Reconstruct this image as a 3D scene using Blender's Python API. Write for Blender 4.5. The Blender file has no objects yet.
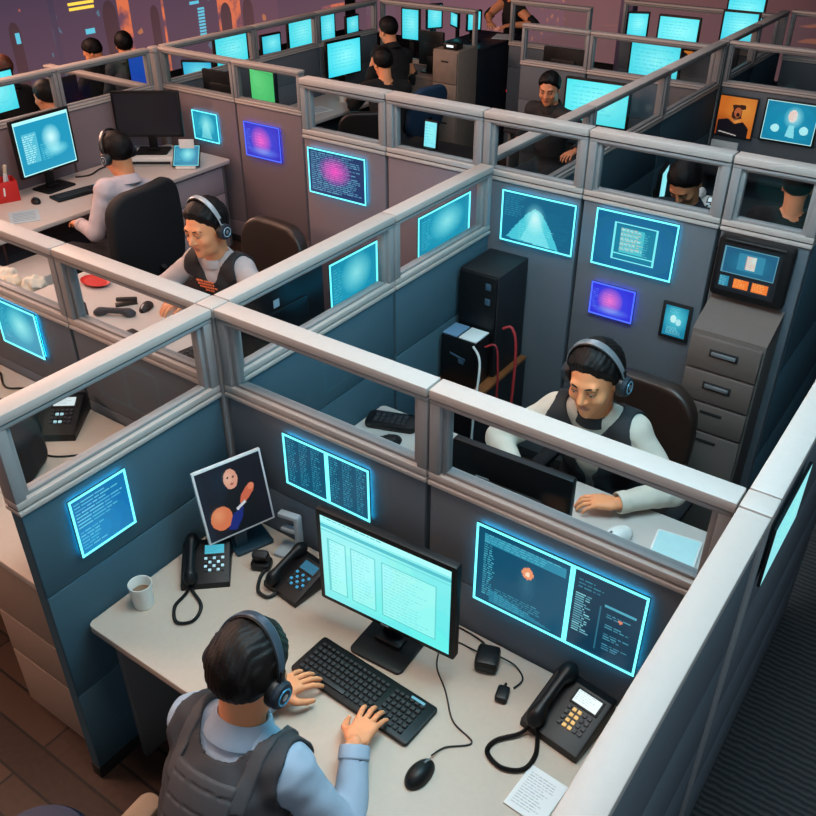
import bpy, bmesh, math, random
import numpy as np
from mathutils import Vector, Matrix, Euler
PI = math.pi
C = bpy.context.scene.collection
rnd = random.Random(7)

# ------------------------------------------------------------------ materials
def lin(c):
    c = np.asarray(c, dtype=float) / 255.0
    return np.where(c <= 0.04045, c / 12.92, ((c + 0.055) / 1.055) ** 2.4)

MATS = {}
def mat(name, rgb, rough=0.6, metal=0.0, noise=0.08, scale=30.0, bump=0.0, bscale=200.0, emit=None, estr=0.0, spec=0.5, coat=0.0):
    if name in MATS: return MATS[name]
    m = bpy.data.materials.new(name); m.use_nodes = True
    nt = m.node_tree; N = nt.nodes; L = nt.links
    p = N['Principled BSDF']
    c = lin(rgb)
    tc = N.new('ShaderNodeTexCoord')
    nz = N.new('ShaderNodeTexNoise'); nz.inputs['Scale'].default_value = scale; nz.inputs['Detail'].default_value = 3
    L.new(tc.outputs['Object'], nz.inputs['Vector'])
    mx = N.new('ShaderNodeMixRGB'); mx.blend_type = 'MIX'
    mx.inputs['Color1'].default_value = (*(c * (1 - noise)), 1)
    mx.inputs['Color2'].default_value = (*np.minimum(c * (1 + noise), 1), 1)
    L.new(nz.outputs['Fac'], mx.inputs['Fac'])
    L.new(mx.outputs['Color'], p.inputs['Base Color'])
    p.inputs['Roughness'].default_value = rough
    p.inputs['Metallic'].default_value = metal
    p.inputs['Specular IOR Level'].default_value = spec
    if coat: p.inputs['Coat Weight'].default_value = coat
    if bump:
        n2 = N.new('ShaderNodeTexNoise'); n2.inputs['Scale'].default_value = bscale
        L.new(tc.outputs['Object'], n2.inputs['Vector'])
        b = N.new('ShaderNodeBump'); b.inputs['Strength'].default_value = bump; b.inputs['Distance'].default_value = 0.002
        L.new(n2.outputs['Fac'], b.inputs['Height']); L.new(b.outputs['Normal'], p.inputs['Normal'])
    if emit is not None:
        p.inputs['Emission Color'].default_value = (*lin(emit), 1); p.inputs['Emission Strength'].default_value = estr
    MATS[name] = m
    return m

def mat_glass(name, tint=(0.93, 0.955, 0.965), refl=1.0):
    if name in MATS: return MATS[name]
    m = bpy.data.materials.new(name); m.use_nodes = True
    nt = m.node_tree; N = nt.nodes; L = nt.links
    N.remove(N['Principled BSDF'])
    t = N.new('ShaderNodeBsdfTransparent'); t.inputs[0].default_value = (*tint, 1)
    g = N.new('ShaderNodeBsdfGlossy'); g.inputs['Roughness'].default_value = 0.02
    f = N.new('ShaderNodeLayerWeight'); f.inputs['Blend'].default_value = .5
    q = N.new('ShaderNodeMath'); q.operation = 'POWER'; q.inputs[1].default_value = 5.0; L.new(f.outputs['Facing'], q.inputs[0])
    k = N.new('ShaderNodeMath'); k.operation = 'MULTIPLY_ADD'; k.inputs[1].default_value = .14 * refl; k.inputs[2].default_value = .008 * refl
    L.new(q.outputs[0], k.inputs[0])
    x = N.new('ShaderNodeMixShader')
    L.new(k.outputs[0], x.inputs[0]); L.new(t.outputs[0], x.inputs[1]); L.new(g.outputs[0], x.inputs[2])
    L.new(x.outputs[0], N['Material Output'].inputs['Surface'])
    MATS[name] = m
    return m

def mat_attr(name, rough=0.5, emission=0.0, base=1.0, spec=0.4, sss=0.0):
    """Colours come from the mesh's own colour attribute."""
    if name in MATS: return MATS[name]
    m = bpy.data.materials.new(name); m.use_nodes = True
    nt = m.node_tree; N = nt.nodes; L = nt.links
    p = N['Principled BSDF']
    a = N.new('ShaderNodeAttribute'); a.attribute_name = 'Col'
    p.inputs['Roughness'].default_value = rough
    p.inputs['Specular IOR Level'].default_value = spec
    if base > 0: L.new(a.outputs['Color'], p.inputs['Base Color'])
    else: p.inputs['Base Color'].default_value = (0.01, 0.012, 0.015, 1)
    if emission > 0:
        L.new(a.outputs['Color'], p.inputs['Emission Color']); p.inputs['Emission Strength'].default_value = emission
    if sss: p.inputs['Subsurface Weight'].default_value = sss; p.inputs['Subsurface Radius'].default_value = (0.01, 0.004, 0.002); p.inputs['Subsurface Scale'].default_value = 0.3
    MATS[name] = m
    return m

def emat(name, rgb, strength):
    return mat(name, (8, 10, 12), rough=0.4, emit=rgb, estr=strength, noise=0.0)

# ------------------------------------------------------------------ mesh builder
class MB:
    def __init__(s): s.v = []; s.f = []; s.c = []; s.n = 0; s.hascol = False; s.ang = 26
    def add(s, vs, fs, M=None, col=None):
        vs = np.asarray(vs, dtype=float).reshape(-1, 3)
        if M is not None:
            A = np.array(M); vs = vs @ A[:3, :3].T + A[:3, 3]
        s.v.append(vs)
        for f in fs: s.f.append([i + s.n for i in f]); s.c.append(col)
        if col is not None: s.hascol = True
        s.n += len(vs); return s
    def bm(s, bm, M=None, col=None):
        bm.verts.ensure_lookup_table()
        for i, v in enumerate(bm.verts): v.index = i
        s.add([v.co[:] for v in bm.verts], [[v.index for v in f.verts] for f in bm.faces], M, col); bm.free(); return s
    def box(s, c, size, bev=0.0, M=None, seg=2, col=None, rz=0.0, rx=0.0, ry=0.0):
        b = bmesh.new(); bmesh.ops.create_cube(b, size=1.0)
        for v in b.verts: v.co = Vector((v.co.x * size[0], v.co.y * size[1], v.co.z * size[2]))
        if bev > 0:
            bev = min(bev, min(size) * 0.49)
            bmesh.ops.bevel(b, geom=b.edges[:], offset=bev, segments=seg, profile=0.5, affect='EDGES')
        T = Matrix.Translation(c) @ Euler((rx, ry, rz)).to_matrix().to_4x4()
        if M is not None: T = Matrix(M) @ T
        return s.bm(b, T, col)
    def prism(s, outline, z0, z1, bev=0.0, M=None, col=None):
        """2D outline (counter-clockwise) extruded in z, rims softened by BEV."""
        o = np.asarray(outline, float); n = len(o); c = o.mean(0)
        def inset(d):
            pv = np.roll(o, 1, 0); nx = np.roll(o, -1, 0)
            t = nx - pv; t /= np.maximum(np.linalg.norm(t, axis=1, keepdims=True), 1e-9)
            nrm = np.stack([t[:, 1], -t[:, 0]], 1)
            return o - nrm * d
        rings = [(0, z0), (0, z1)] if bev <= 0 else [(bev, z0), (bev * .3, z0 + bev * .3), (0, z0 + bev), (0, z1 - bev), (bev * .3, z1 - bev * .3), (bev, z1)]
        vs = []; fs = []
        for d, z in rings:
            r = inset(d) if d else o
            vs += [(x, y, z) for x, y in r]
        for k in range(len(rings) - 1):
            for i in range(n):
                j = (i + 1) % n; fs.append([k * n + i, k * n + j, (k + 1) * n + j, (k + 1) * n + i])
        fs.append(list(range(n))[::-1]); fs.append([(len(rings) - 1) * n + i for i in range(n)])
        return s.add(vs, fs, M, col)
    def lathe(s, prof, n=32, M=None, col=None, cap=True):
        vs = []; fs = []
        for r, z in prof:
            for i in range(n): a = 2 * PI * i / n; vs.append((r * math.cos(a), r * math.sin(a), z))
        for k in range(len(prof) - 1):
            for i in range(n):
                j = (i + 1) % n; fs.append([k * n + i, k * n + j, (k + 1) * n + j, (k + 1) * n + i])
        if cap:
            fs.append(list(range(n))[::-1]); fs.append([(len(prof) - 1) * n + i for i in range(n)])
        return s.add(vs, fs, M, col)
    def tube(s, path, r, n=8, M=None, col=None, closed=False, flat=None):
        P = [Vector(p) for p in path]; m = len(P); s.ang = 52
        rs = r if hasattr(r, '__len__') else [r] * m
        vs = []; fs = []; up = None
        for i in range(m):
            a = P[(i - 1) % m] if (closed or i > 0) else P[i]; b = P[(i + 1) % m] if (closed or i < m - 1) else P[i]
            t = (b - a).normalized()
            if up is None: up = Vector((0, 0, 1)) if abs(t.z) < 0.9 else Vector((1, 0, 0))
            sx = t.cross(up).normalized(); up = sx.cross(t).normalized()
            for k in range(n):
                q = 2 * PI * k / n; ru = rs[i] * (flat if flat else 1)
                vs.append((P[i] + sx * math.cos(q) * rs[i] + up * math.sin(q) * ru)[:])
        for i in range(m if closed else m - 1):
            j = (i + 1) % m
            for k in range(n): l = (k + 1) % n; fs.append([i * n + k, i * n + l, j * n + l, j * n + k])
        if not closed: fs.append(list(range(n))[::-1]); fs.append([(m - 1) * n + k for k in range(n)])
        return s.add(vs, fs, M, col)
    def ball(s, c, r, M=None, col=None, u=16, v=10):
        b = bmesh.new(); bmesh.ops.create_uvsphere(b, u_segments=u, v_segments=v, radius=1.0)
        rr = r if hasattr(r, '__len__') else (r, r, r)
        T = Matrix.Translation(c) @ Matrix.Diagonal((*rr, 1))
        if M is not None: T = Matrix(M) @ T
        return s.bm(b, T, col)
    def mesh(s, name, smooth=True, angle=None):
        angle = angle or s.ang
        me = bpy.data.meshes.new(name)
        V = np.concatenate(s.v) if s.v else np.zeros((0, 3))
        me.from_pydata(V.tolist(), [], s.f)
        if s.hascol:
            at = me.color_attributes.new('Col', 'FLOAT_COLOR', 'CORNER')
            buf = []
            for f, c in zip(s.f, s.c):
                c4 = (*(c if c is not None else (0.5, 0.5, 0.5)), 1.0)
                for _ in f: buf.extend(c4)
            at.data.foreach_set('color', buf)
        me.validate(); 
        b = bmesh.new(); b.from_mesh(me); bmesh.ops.recalc_face_normals(b, faces=b.faces[:]); b.to_mesh(me); b.free()
        if smooth:
            me.shade_smooth()
            try: me.set_sharp_from_angle(angle=math.radians(angle))
            except Exception: pass
        me.update(); return me

def rrect(w, h, r, n=5, cx=0.0, cy=0.0):
    out = []
    r = min(r, w / 2 - 1e-4, h / 2 - 1e-4)
    for (sx, sy, a0) in ((1, 1, 0), (-1, 1, 90), (-1, -1, 180), (1, -1, 270)):
        for i in range(n + 1):
            a = math.radians(a0 + 90 * i / n)
            out.append((cx + sx * (w / 2 - r) + r * math.cos(a), cy + sy * (h / 2 - r) + r * math.sin(a)))
    return out

def spline(pts, n=12, closed=False):
    P = [Vector(p) for p in pts]; out = []; m = len(P)
    for i in range(m if closed else m - 1):
        if closed: a, b, c, d = P[(i - 1) % m], P[i], P[(i + 1) % m], P[(i + 2) % m]
        else: a, b, c, d = P[max(i - 1, 0)], P[i], P[i + 1], P[min(i + 2, m - 1)]
        for k in range(n):
            t = k / n
            out.append(0.5 * ((2 * b) + (c - a) * t + (2 * a - 5 * b + 4 * c - d) * t * t + (3 * b - a - 3 * c + d) * t ** 3))
    if not closed: out.append(P[-1])
    return out

# ------------------------------------------------------------------ objects
def obj(name, mb, material, parent=None, loc=None, rotz=0.0, smooth=True, angle=None):
    me = mb.mesh(name, smooth, angle) if isinstance(mb, MB) else mb
    if material is not None:
        me.materials.clear(); me.materials.append(material)
    o = bpy.data.objects.new(name, me); C.objects.link(o)
    if parent is not None: o.parent = parent
    if loc is not None: o.location = loc
    if rotz: o.rotation_euler = (0, 0, rotz)
    return o

def tag(o, label, cat, group=None):
    o['label'] = label; o['category'] = cat
    if group: o['group'] = group
    return o

def thing(name, label, cat, loc=(0, 0, 0), rotz=0.0, group=None, rot=None):
    o = bpy.data.objects.new(name, None); C.objects.link(o)
    o.empty_display_size = 0.05
    o.location = loc; o.rotation_euler = rot if rot is not None else (0, 0, rotz)
    return tag(o, label, cat, group)

def struct(name, mb, m, smooth=True):
    o = obj(name, mb, m, None, smooth=smooth); o['kind'] = 'structure'; return o

# ------------------------------------------------------------------ raster pictures turned into coloured mesh cells
class Img:
    def __init__(s, w, h, bg):
        s.w, s.h = w, h; s.a = np.zeros((h, w, 3)); s.a[:] = np.array(bg, float)
        yy, xx = np.mgrid[0:h, 0:w]; s.x = (xx + 0.5) / w; s.y = (yy + 0.5) / h
    def blend(s, m, col):
        m = np.clip(m, 0, 1)[..., None]; s.a = s.a * (1 - m) + np.array(col, float) * m; return s
    def rect(s, x0, y0, x1, y1, col, k=1.0): return s.blend(((s.x >= x0) & (s.x < x1) & (s.y >= y0) & (s.y < y1)) * k, col)
    def frame(s, x0, y0, x1, y1, col, t=1.0):
        dx = t / s.w; dy = t / s.h
        s.rect(x0, y0, x1, y0 + dy, col); s.rect(x0, y1 - dy, x1, y1, col); s.rect(x0, y0, x0 + dx, y1, col); return s.rect(x1 - dx, y0, x1, y1, col)
    def glow(s, cx, cy, rx, ry, col, p=1.0, k=1.0):
        d = np.sqrt(((s.x - cx) / rx) ** 2 + ((s.y - cy) / ry) ** 2); return s.blend(k * np.clip(1 - d, 0, 1) ** p, col)
    def disc(s, cx, cy, rx, ry, col, k=1.0): return s.blend((((s.x - cx) / rx) ** 2 + ((s.y - cy) / ry) ** 2 < 1) * k, col)
    def poly(s, pts, col, k=1.0):
        ins = np.zeros(s.x.shape, bool); n = len(pts)
        for i in range(n):
            x1, y1 = pts[i]; x2, y2 = pts[(i + 1) % n]
            if y1 == y2: continue
            c = ((y1 > s.y) != (y2 > s.y)) & (s.x < (x2 - x1) * (s.y - y1) / (y2 - y1) + x1); ins ^= c
        return s.blend(ins * k, col)
    def text(s, x0, y0, x1, y1, col, seed=1, step=2, k=0.9, fill=0.9, word=(2, 5)):
        r = random.Random(seed); j0 = int(y0 * s.h); j1 = int(y1 * s.h); i0 = int(x0 * s.w); i1 = int(x1 * s.w); m = np.zeros(s.x.shape)
        for j in range(j0, j1, step):
            end = i0 + int((i1 - i0) * r.uniform(fill * 0.6, 1.0)); i = i0
            while i < end:
                l = r.randint(*word); m[j, i:min(i + l, end)] = r.uniform(0.6, 1.0); i += l + 1
        return s.blend(m * k, col)
    def noise(s, amt, seed=3):
        g = np.random.RandomState(seed).rand(s.h, s.w, 1) * 2 - 1; s.a = np.clip(s.a * (1 + amt * g), 0, 255); return s
    def mesh(s, W, H, q=6):
        """Picture W x H metres in the local XZ plane, facing -y, lower left corner at (-W/2, 0)."""
        mb = MB(); a = np.round(np.clip(s.a, 0, 255) / q) * q; dx = W / s.w; dz = H / s.h
        V = []; F = []; K = []
        for j in range(s.h):
            i = 0; zt = H - j * dz; zb = zt - dz
            while i < s.w:
                e = i + 1
                while e < s.w and (a[j, e] == a[j, i]).all(): e += 1
                xl = -W / 2 + i * dx; xr = -W / 2 + e * dx; b = len(V)
                V += [(xl, 0, zb), (xr, 0, zb), (xr, 0, zt), (xl, 0, zt)]; F.append([b, b + 1, b + 2, b + 3]); K.append(a[j, i]); i = e
        me = bpy.data.meshes.new('picture'); me.from_pydata(V, [], F)
        at = me.color_attributes.new('Col', 'FLOAT_COLOR', 'CORNER')
        cc = lin(np.array(K)); cc = np.repeat(np.concatenate([cc, np.ones((len(cc), 1))], 1), 4, axis=0)
        at.data.foreach_set('color', cc.astype(np.float32).ravel()); me.update(); return me
# ------------------------------------------------------------------ distance fields -> continuous surfaces
def surface_nets(D, o, h):
    nx, ny, nz = D.shape
    S = D < 0
    cs = [(i, j, k) for i in (0, 1) for j in (0, 1) for k in (0, 1)]
    sl = lambda A, c: A[c[0]:nx - 1 + c[0], c[1]:ny - 1 + c[1], c[2]:nz - 1 + c[2]]
    cnt = sum(sl(S, c).astype(np.int8) for c in cs)
    act = (cnt > 0) & (cnt < 8)
    idx = -np.ones(act.shape, np.int64); N = int(act.sum()); idx[act] = np.arange(N)
    ijk = np.argwhere(act)
    val = {c: sl(D, c)[act] for c in cs}
    pos = np.zeros((N, 3)); num = np.zeros(N)
    for a in cs:
        for ax in range(3):
            if a[ax] == 1: continue
            b = list(a); b[ax] = 1; b = tuple(b)
            va, vb = val[a], val[b]; x = (va < 0) != (vb < 0)
            t = np.where(x, va / np.where(x, va - vb, 1.0), 0.0)
            p = np.array(a, float)[None].repeat(N, 0); p[:, ax] += t
            pos += p * x[:, None]; num += x
    V = (ijk + pos / num[:, None]) * h + o
    Q = []
    for ax in range(3):
        u, v = (ax + 1) % 3, (ax + 2) % 3
        A = [slice(None)] * 3; B = [slice(None)] * 3; A[ax] = slice(0, -1); B[ax] = slice(1, None)
        sa, sb = S[tuple(A)], S[tuple(B)]; x = sa != sb
        e = np.argwhere(x); e = e[(e[:, u] > 0) & (e[:, v] > 0) & (e[:, u] < D.shape[u] - 1) & (e[:, v] < D.shape[v] - 1)]
        ins = sa[tuple(e.T)]
        def at(du, dv):
            q = e.copy(); q[:, u] -= du; q[:, v] -= dv; return idx[tuple(q.T)]
        q = np.stack([at(1, 1), at(0, 1), at(0, 0), at(1, 0)], 1)
        q[~ins] = q[~ins][:, ::-1]
        Q.append(q)
    return V, np.concatenate(Q)

class Field:
    def __init__(s, lo, hi, h):
        s.o = np.array(lo, float); s.h = h
        s.n = np.maximum(np.ceil((np.array(hi) - s.o) / h).astype(int) + 1, 4)
        s.D = np.full(tuple(s.n), 0.5, np.float32)
    def _sub(s, lo, hi, pad):
        a = np.maximum(np.floor((np.array(lo) - pad - s.o) / s.h).astype(int), 0); b = np.minimum(np.ceil((np.array(hi) + pad - s.o) / s.h).astype(int) + 1, s.n)
        if (b <= a).any(): return None, None
        g = np.stack(np.meshgrid(*[s.o[i] + s.h * np.arange(a[i], b[i]) for i in range(3)], indexing='ij'), -1)
        return tuple(slice(a[i], b[i]) for i in range(3)), g
    def op(s, fn, lo, hi, k=0.0, mode='add', pad=None):
        sl, g = s._sub(lo, hi, (k * 1.5 + 3 * s.h) if pad is None else pad)
        if sl is None: return s
        d = fn(g).astype(np.float32); D = s.D[sl]
        if mode == 'cut': d = -d; A, B = -D, -d
        else: A, B = D, d
        if k > 0:
            hh = np.clip(0.5 + 0.5 * (B - A) / k, 0, 1); r = B * (1 - hh) + A * hh - k * hh * (1 - hh)
        else: r = np.minimum(A, B)
        s.D[sl] = -r if mode == 'cut' else r
        return s
    def cone(s, a, b, ra, rb, k=0.0, mode='add', flat=None, fk=1.0):
        a = np.array(a, float); b = np.array(b, float); ab = b - a; L2 = max(ab @ ab, 1e-9)
        fv = None if flat is None else np.array(flat, float) / np.linalg.norm(flat)
        def fn(g):
            p = g - a
            if fv is not None: p = p + ((p @ fv) * (1 / fk - 1))[..., None] * fv
            t = np.clip(p @ ab / L2, 0, 1)
            return np.linalg.norm(p - t[..., None] * ab, axis=-1) - (ra + (rb - ra) * t)
        m = max(ra, rb) * max(1.0, fk)
        return s.op(fn, np.minimum(a, b) - m, np.maximum(a, b) + m, k, mode)
    def ell(s, c, r, R=None, k=0.0, mode='add'):
        c = np.array(c, float); r = np.array(r, float); R = np.eye(3) if R is None else np.array(R)
        def fn(g):
            p = (g - c) @ R; k0 = np.linalg.norm(p / r, axis=-1); k1 = np.linalg.norm(p / (r * r), axis=-1)
            return k0 * (k0 - 1) / np.maximum(k1, 1e-6)
        m = np.abs(R) @ r
        return s.op(fn, c - m, c + m, k, mode)
    def rbox(s, c, hs, r=0.0, R=None, k=0.0, mode='add'):
        c = np.array(c, float); hs = np.array(hs, float); R = np.eye(3) if R is None else np.array(R)
        def fn(g):
            q = np.abs((g - c) @ R) - (hs - r)
            return np.linalg.norm(np.maximum(q, 0), axis=-1) + np.minimum(q.max(-1), 0) - r
        m = np.abs(R) @ hs
        return s.op(fn, c - m, c + m, k, mode)
    def plane(s, p, n):
        """keep the side the normal points away from"""
        n = np.array(n, float); n /= np.linalg.norm(n)
        g = np.stack(np.meshgrid(*[s.o[i] + s.h * np.arange(s.n[i]) for i in range(3)], indexing='ij'), -1)
        s.D = np.maximum(s.D, ((g - np.array(p)) @ n).astype(np.float32)); return s
    def warp(s, fn):
        g = np.stack(np.meshgrid(*[s.o[i] + s.h * np.arange(s.n[i]) for i in range(3)], indexing='ij'), -1)
        s.D = s.D + fn(g).astype(np.float32); return s
    def out(s):
        D = s.D.copy()
        for ax in range(3):
            i = [slice(None)] * 3
            for e in (0, -1): i[ax] = e; D[tuple(i)] = np.maximum(D[tuple(i)], 1e-3)
        return surface_nets(D, s.o, s.h)

def sdf_mesh(parts, name, off=(0, 0, 0), colfn=None):
    """parts: list of (verts, quads); one mesh"""
    V = []; F = []; n = 0
    for v, q in parts: V.append(v); F.append(q + n); n += len(v)
    V = np.concatenate(V); F = np.concatenate(F)
    me = bpy.data.meshes.new(name)
    me.vertices.add(len(V)); me.vertices.foreach_set('co', (V - np.array(off)).astype(np.float32).ravel())
    me.loops.add(len(F) * 4); me.loops.foreach_set('vertex_index', F.astype(np.int32).ravel())
    me.polygons.add(len(F)); me.polygons.foreach_set('loop_start', np.arange(0, len(F) * 4, 4, dtype=np.int32))
    me.update(calc_edges=True)
    if colfn is not None:
        at = me.color_attributes.new('Col', 'FLOAT_COLOR', 'POINT')
        c = colfn(V); at.data.foreach_set('color', np.concatenate([c, np.ones((len(c), 1))], 1).astype(np.float32).ravel())
    me.validate(); me.shade_smooth(); return me
# ------------------------------------------------------------------ people
HAIR_K = mat('black_hair', (13, 10, 10), rough=.55, noise=.5, scale=160, spec=.22, bump=.6, bscale=260)
def unit(v): v = np.array(v, float); return v / np.linalg.norm(v)
def frame_from(F, U):
    F = unit(F); R = unit(np.cross(F, U)); U = np.cross(R, F); return np.stack([R, F, U], 1)     # columns right, forward, up

def head_parts(P, skin):
    """everything of one head in its own frame: x right, y forward, z up, origin between the ears"""
    h = P.get('hh', 0.005); s = P.get('hs', 1.0)
    nb = P['_nb']                                                         # neck base in the head frame
    f = Field((-.115, -.15, min(-.2, nb[2] - .03)), (.115, .15, .15), h)
    f.ell((0, -.014, .032), (.077, .097, .089))
    f.ell((0, .026, -.03), (.064, .066, .088), k=.03)
    f.ell((0, .034, -.088), (.046, .046, .034), k=.03)
    f.ell((0, .074, -.108), (.02, .014, .016), k=.02)
    for e in (-1, 1):
        f.ell((e * .043, .06, -.035), (.022, .024, .022), k=.02)
        f.ell((e * .078, -.012, -.012), (.008, .021, .034), k=.008)
        f.ell((e * .08, -.006, -.012), (.004, .01, .02), k=.004, mode='cut')
    f.cone((-.036, .079, .02), (.036, .079, .02), .013, .013, k=.015)
    for e in (-1, 1): f.ell((e * .032, .097, .0), (.019, .014, .011), k=.012, mode='cut')
    f.cone((0, .085, .012), (0, .107, -.033), .0085, .0125, k=.012)
    for e in (-1, 1): f.ell((e * .013, .094, -.038), (.009, .011, .008), k=.006)
    for e in (-1, 1): f.ell((e * .007, .104, -.0465), (.0035, .005, .003), k=.003, mode='cut')
    f.ell((0, .085, -.0635), (.024, .0105, .0062), k=.005)
    f.ell((0, .083, -.0755), (.02, .0105, .0072), k=.005)
    f.cone((-.022, .0955, -.0692), (.022, .0955, -.0692), .0022, .0022, k=.002, mode='cut')
    for e in (-1, 1):                                                      # lids, half lowered
        f.ell((e * .032, .0815, .0), (.0145, .0115, .0105), k=.004)
        f.ell((e * .032, .094, -.004), (.0115, .0045, .0032), k=.002, mode='cut')
    f.cone((0, -.022, -.05), nb, .055, .06, k=.03)
    v, q = f.out()
    return v, q

def hair_mesh(P):
    h = max(P.get('hh', .005), .0045); st = P.get('hair', 'short')
    f = Field((-.125, -.15, -.16), (.125, .15, .17), h)
    vol = P.get('hvol', .014)
    GG = np.stack(np.meshgrid(*[f.o[i] + f.h * np.arange(f.n[i]) for i in range(3)], indexing='ij'), -1)
    g_ = lambda g: np.maximum(g[..., 1] - (.024 + np.maximum(0, g[..., 2] - .012) * P.get('hline', .84) + .003 * np.sin(g[..., 0] * 120 + 1)), (-.03 - np.clip(-g[..., 1] - .01, 0, 1) * .6) - g[..., 2])
    cv = g_(GG); tt = np.clip(-cv / .03, 0, 1); tt = tt * tt * (3 - 2 * tt)
    f.ell((0, -.014, .032), (.077, .097, .089))
    f.D = (f.D - (vol * tt + .0012)).astype(np.float32)
    if False:
        f.ell((.012, .036, .112), (.055, .04, .02), k=.03)
        f.ell((-.02, .012, .118), (.05, .055, .02), k=.03)
    g0_ = lambda g: np.maximum(g[..., 1] - (.026 + np.maximum(0, g[..., 2] - .012) * P.get('hline', 1.05)), (-.035 - np.clip(-g[..., 1] - .02, 0, 1) * .55) - g[..., 2])
    # cut away face, then sides
    f.warp(lambda g: 0.0018 * np.sin(g[..., 0] * 420 + 2.5 * np.sin(g[..., 1] * 60)) * np.clip(1 - h / .02, 0, 1) + 0.0022 * np.sin(g[..., 1] * 70 + g[..., 0] * 90) * np.sin(g[..., 2] * 80))
    gg = np.stack(np.meshgrid(*[f.o[i] + f.h * np.arange(f.n[i]) for i in range(3)], indexing='ij'), -1)
    cutv = cv.astype(np.float32); k = .004
    a, b = f.D, cutv; hh = np.clip(.5 - .5 * (b - a) / k, 0, 1); f.D = b * (1 - hh) + a * hh + k * hh * (1 - hh)
    return f.out()

def hand_field(side, curl, splay, h, thumb_in=0.0):
    """hand in its own frame: wrist at origin, y along the fingers, z out of the back of the hand, thumb towards +x*side"""
    f = Field((-.075, -.05, -.085), (.075, .2, .04), h); e = side
    f.cone((0, -.032, 0), (0, .012, 0), .022, .025, flat=(0, 0, 1), fk=.75)
    f.rbox((0, .045, 0), (.037, .043, .0125), .012, k=.014)
    xs = (.029, .0095, -.0105, -.029); ys = (.086, .09, .086, .077); ln = (.071, .079, .074, .058)
    for i in range(4):
        p = np.array((e * xs[i], ys[i] - .012, .002)); a = 0.0; sp = e * splay * (.16, .045, -.07, -.2)[i]; r = .0092 if i < 3 else .008
        f.cone((e * xs[i] * .6, .03, .001), p, .011, .0102, k=.01)
        for sgi, (fr, cu) in enumerate(((.46, curl[0]), (.30, curl[1]), (.24, curl[2]))):
            a += cu; L = ln[i] * fr + (.012 if sgi == 0 else 0)
            d = np.array((math.sin(sp) * math.cos(a), math.cos(sp) * math.cos(a), -math.sin(a)))
            q = p + d * L; f.cone(p, q, r, r * .92, k=.003); r *= .92; p = q
    p = np.array((e * .022, .016, -.004)); d1 = unit((e * (.72 - thumb_in), .66, -.22)); q = p + d1 * .048
    f.cone(p, q, .0145, .0115, k=.014); d2 = unit((e * (.3 - thumb_in), .9, -.3)); w = q + d2 * .032
    f.cone(q, w, .0112, .0098, k=.004); f.cone(w, w + unit((e * (.12 - thumb_in), .95, -.25)) * .024, .0096, .0078, k=.003)
    return f.out()

def two_bone(a, c, L1, L2, pole):
    a, c = np.array(a, float), np.array(c, float); d = c - a; L = np.linalg.norm(d)
    if L > (L1 + L2) * .995: c = a + d / L * (L1 + L2) * .995; d = c - a; L = np.linalg.norm(d)
    x = (L1 * L1 - L2 * L2 + L * L) / (2 * L); y = math.sqrt(max(L1 * L1 - x * x, 0)); u = d / L
    p = np.array(pole, float); p = unit(p - (p @ u) * u); return a + u * x + p * y, c

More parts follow.
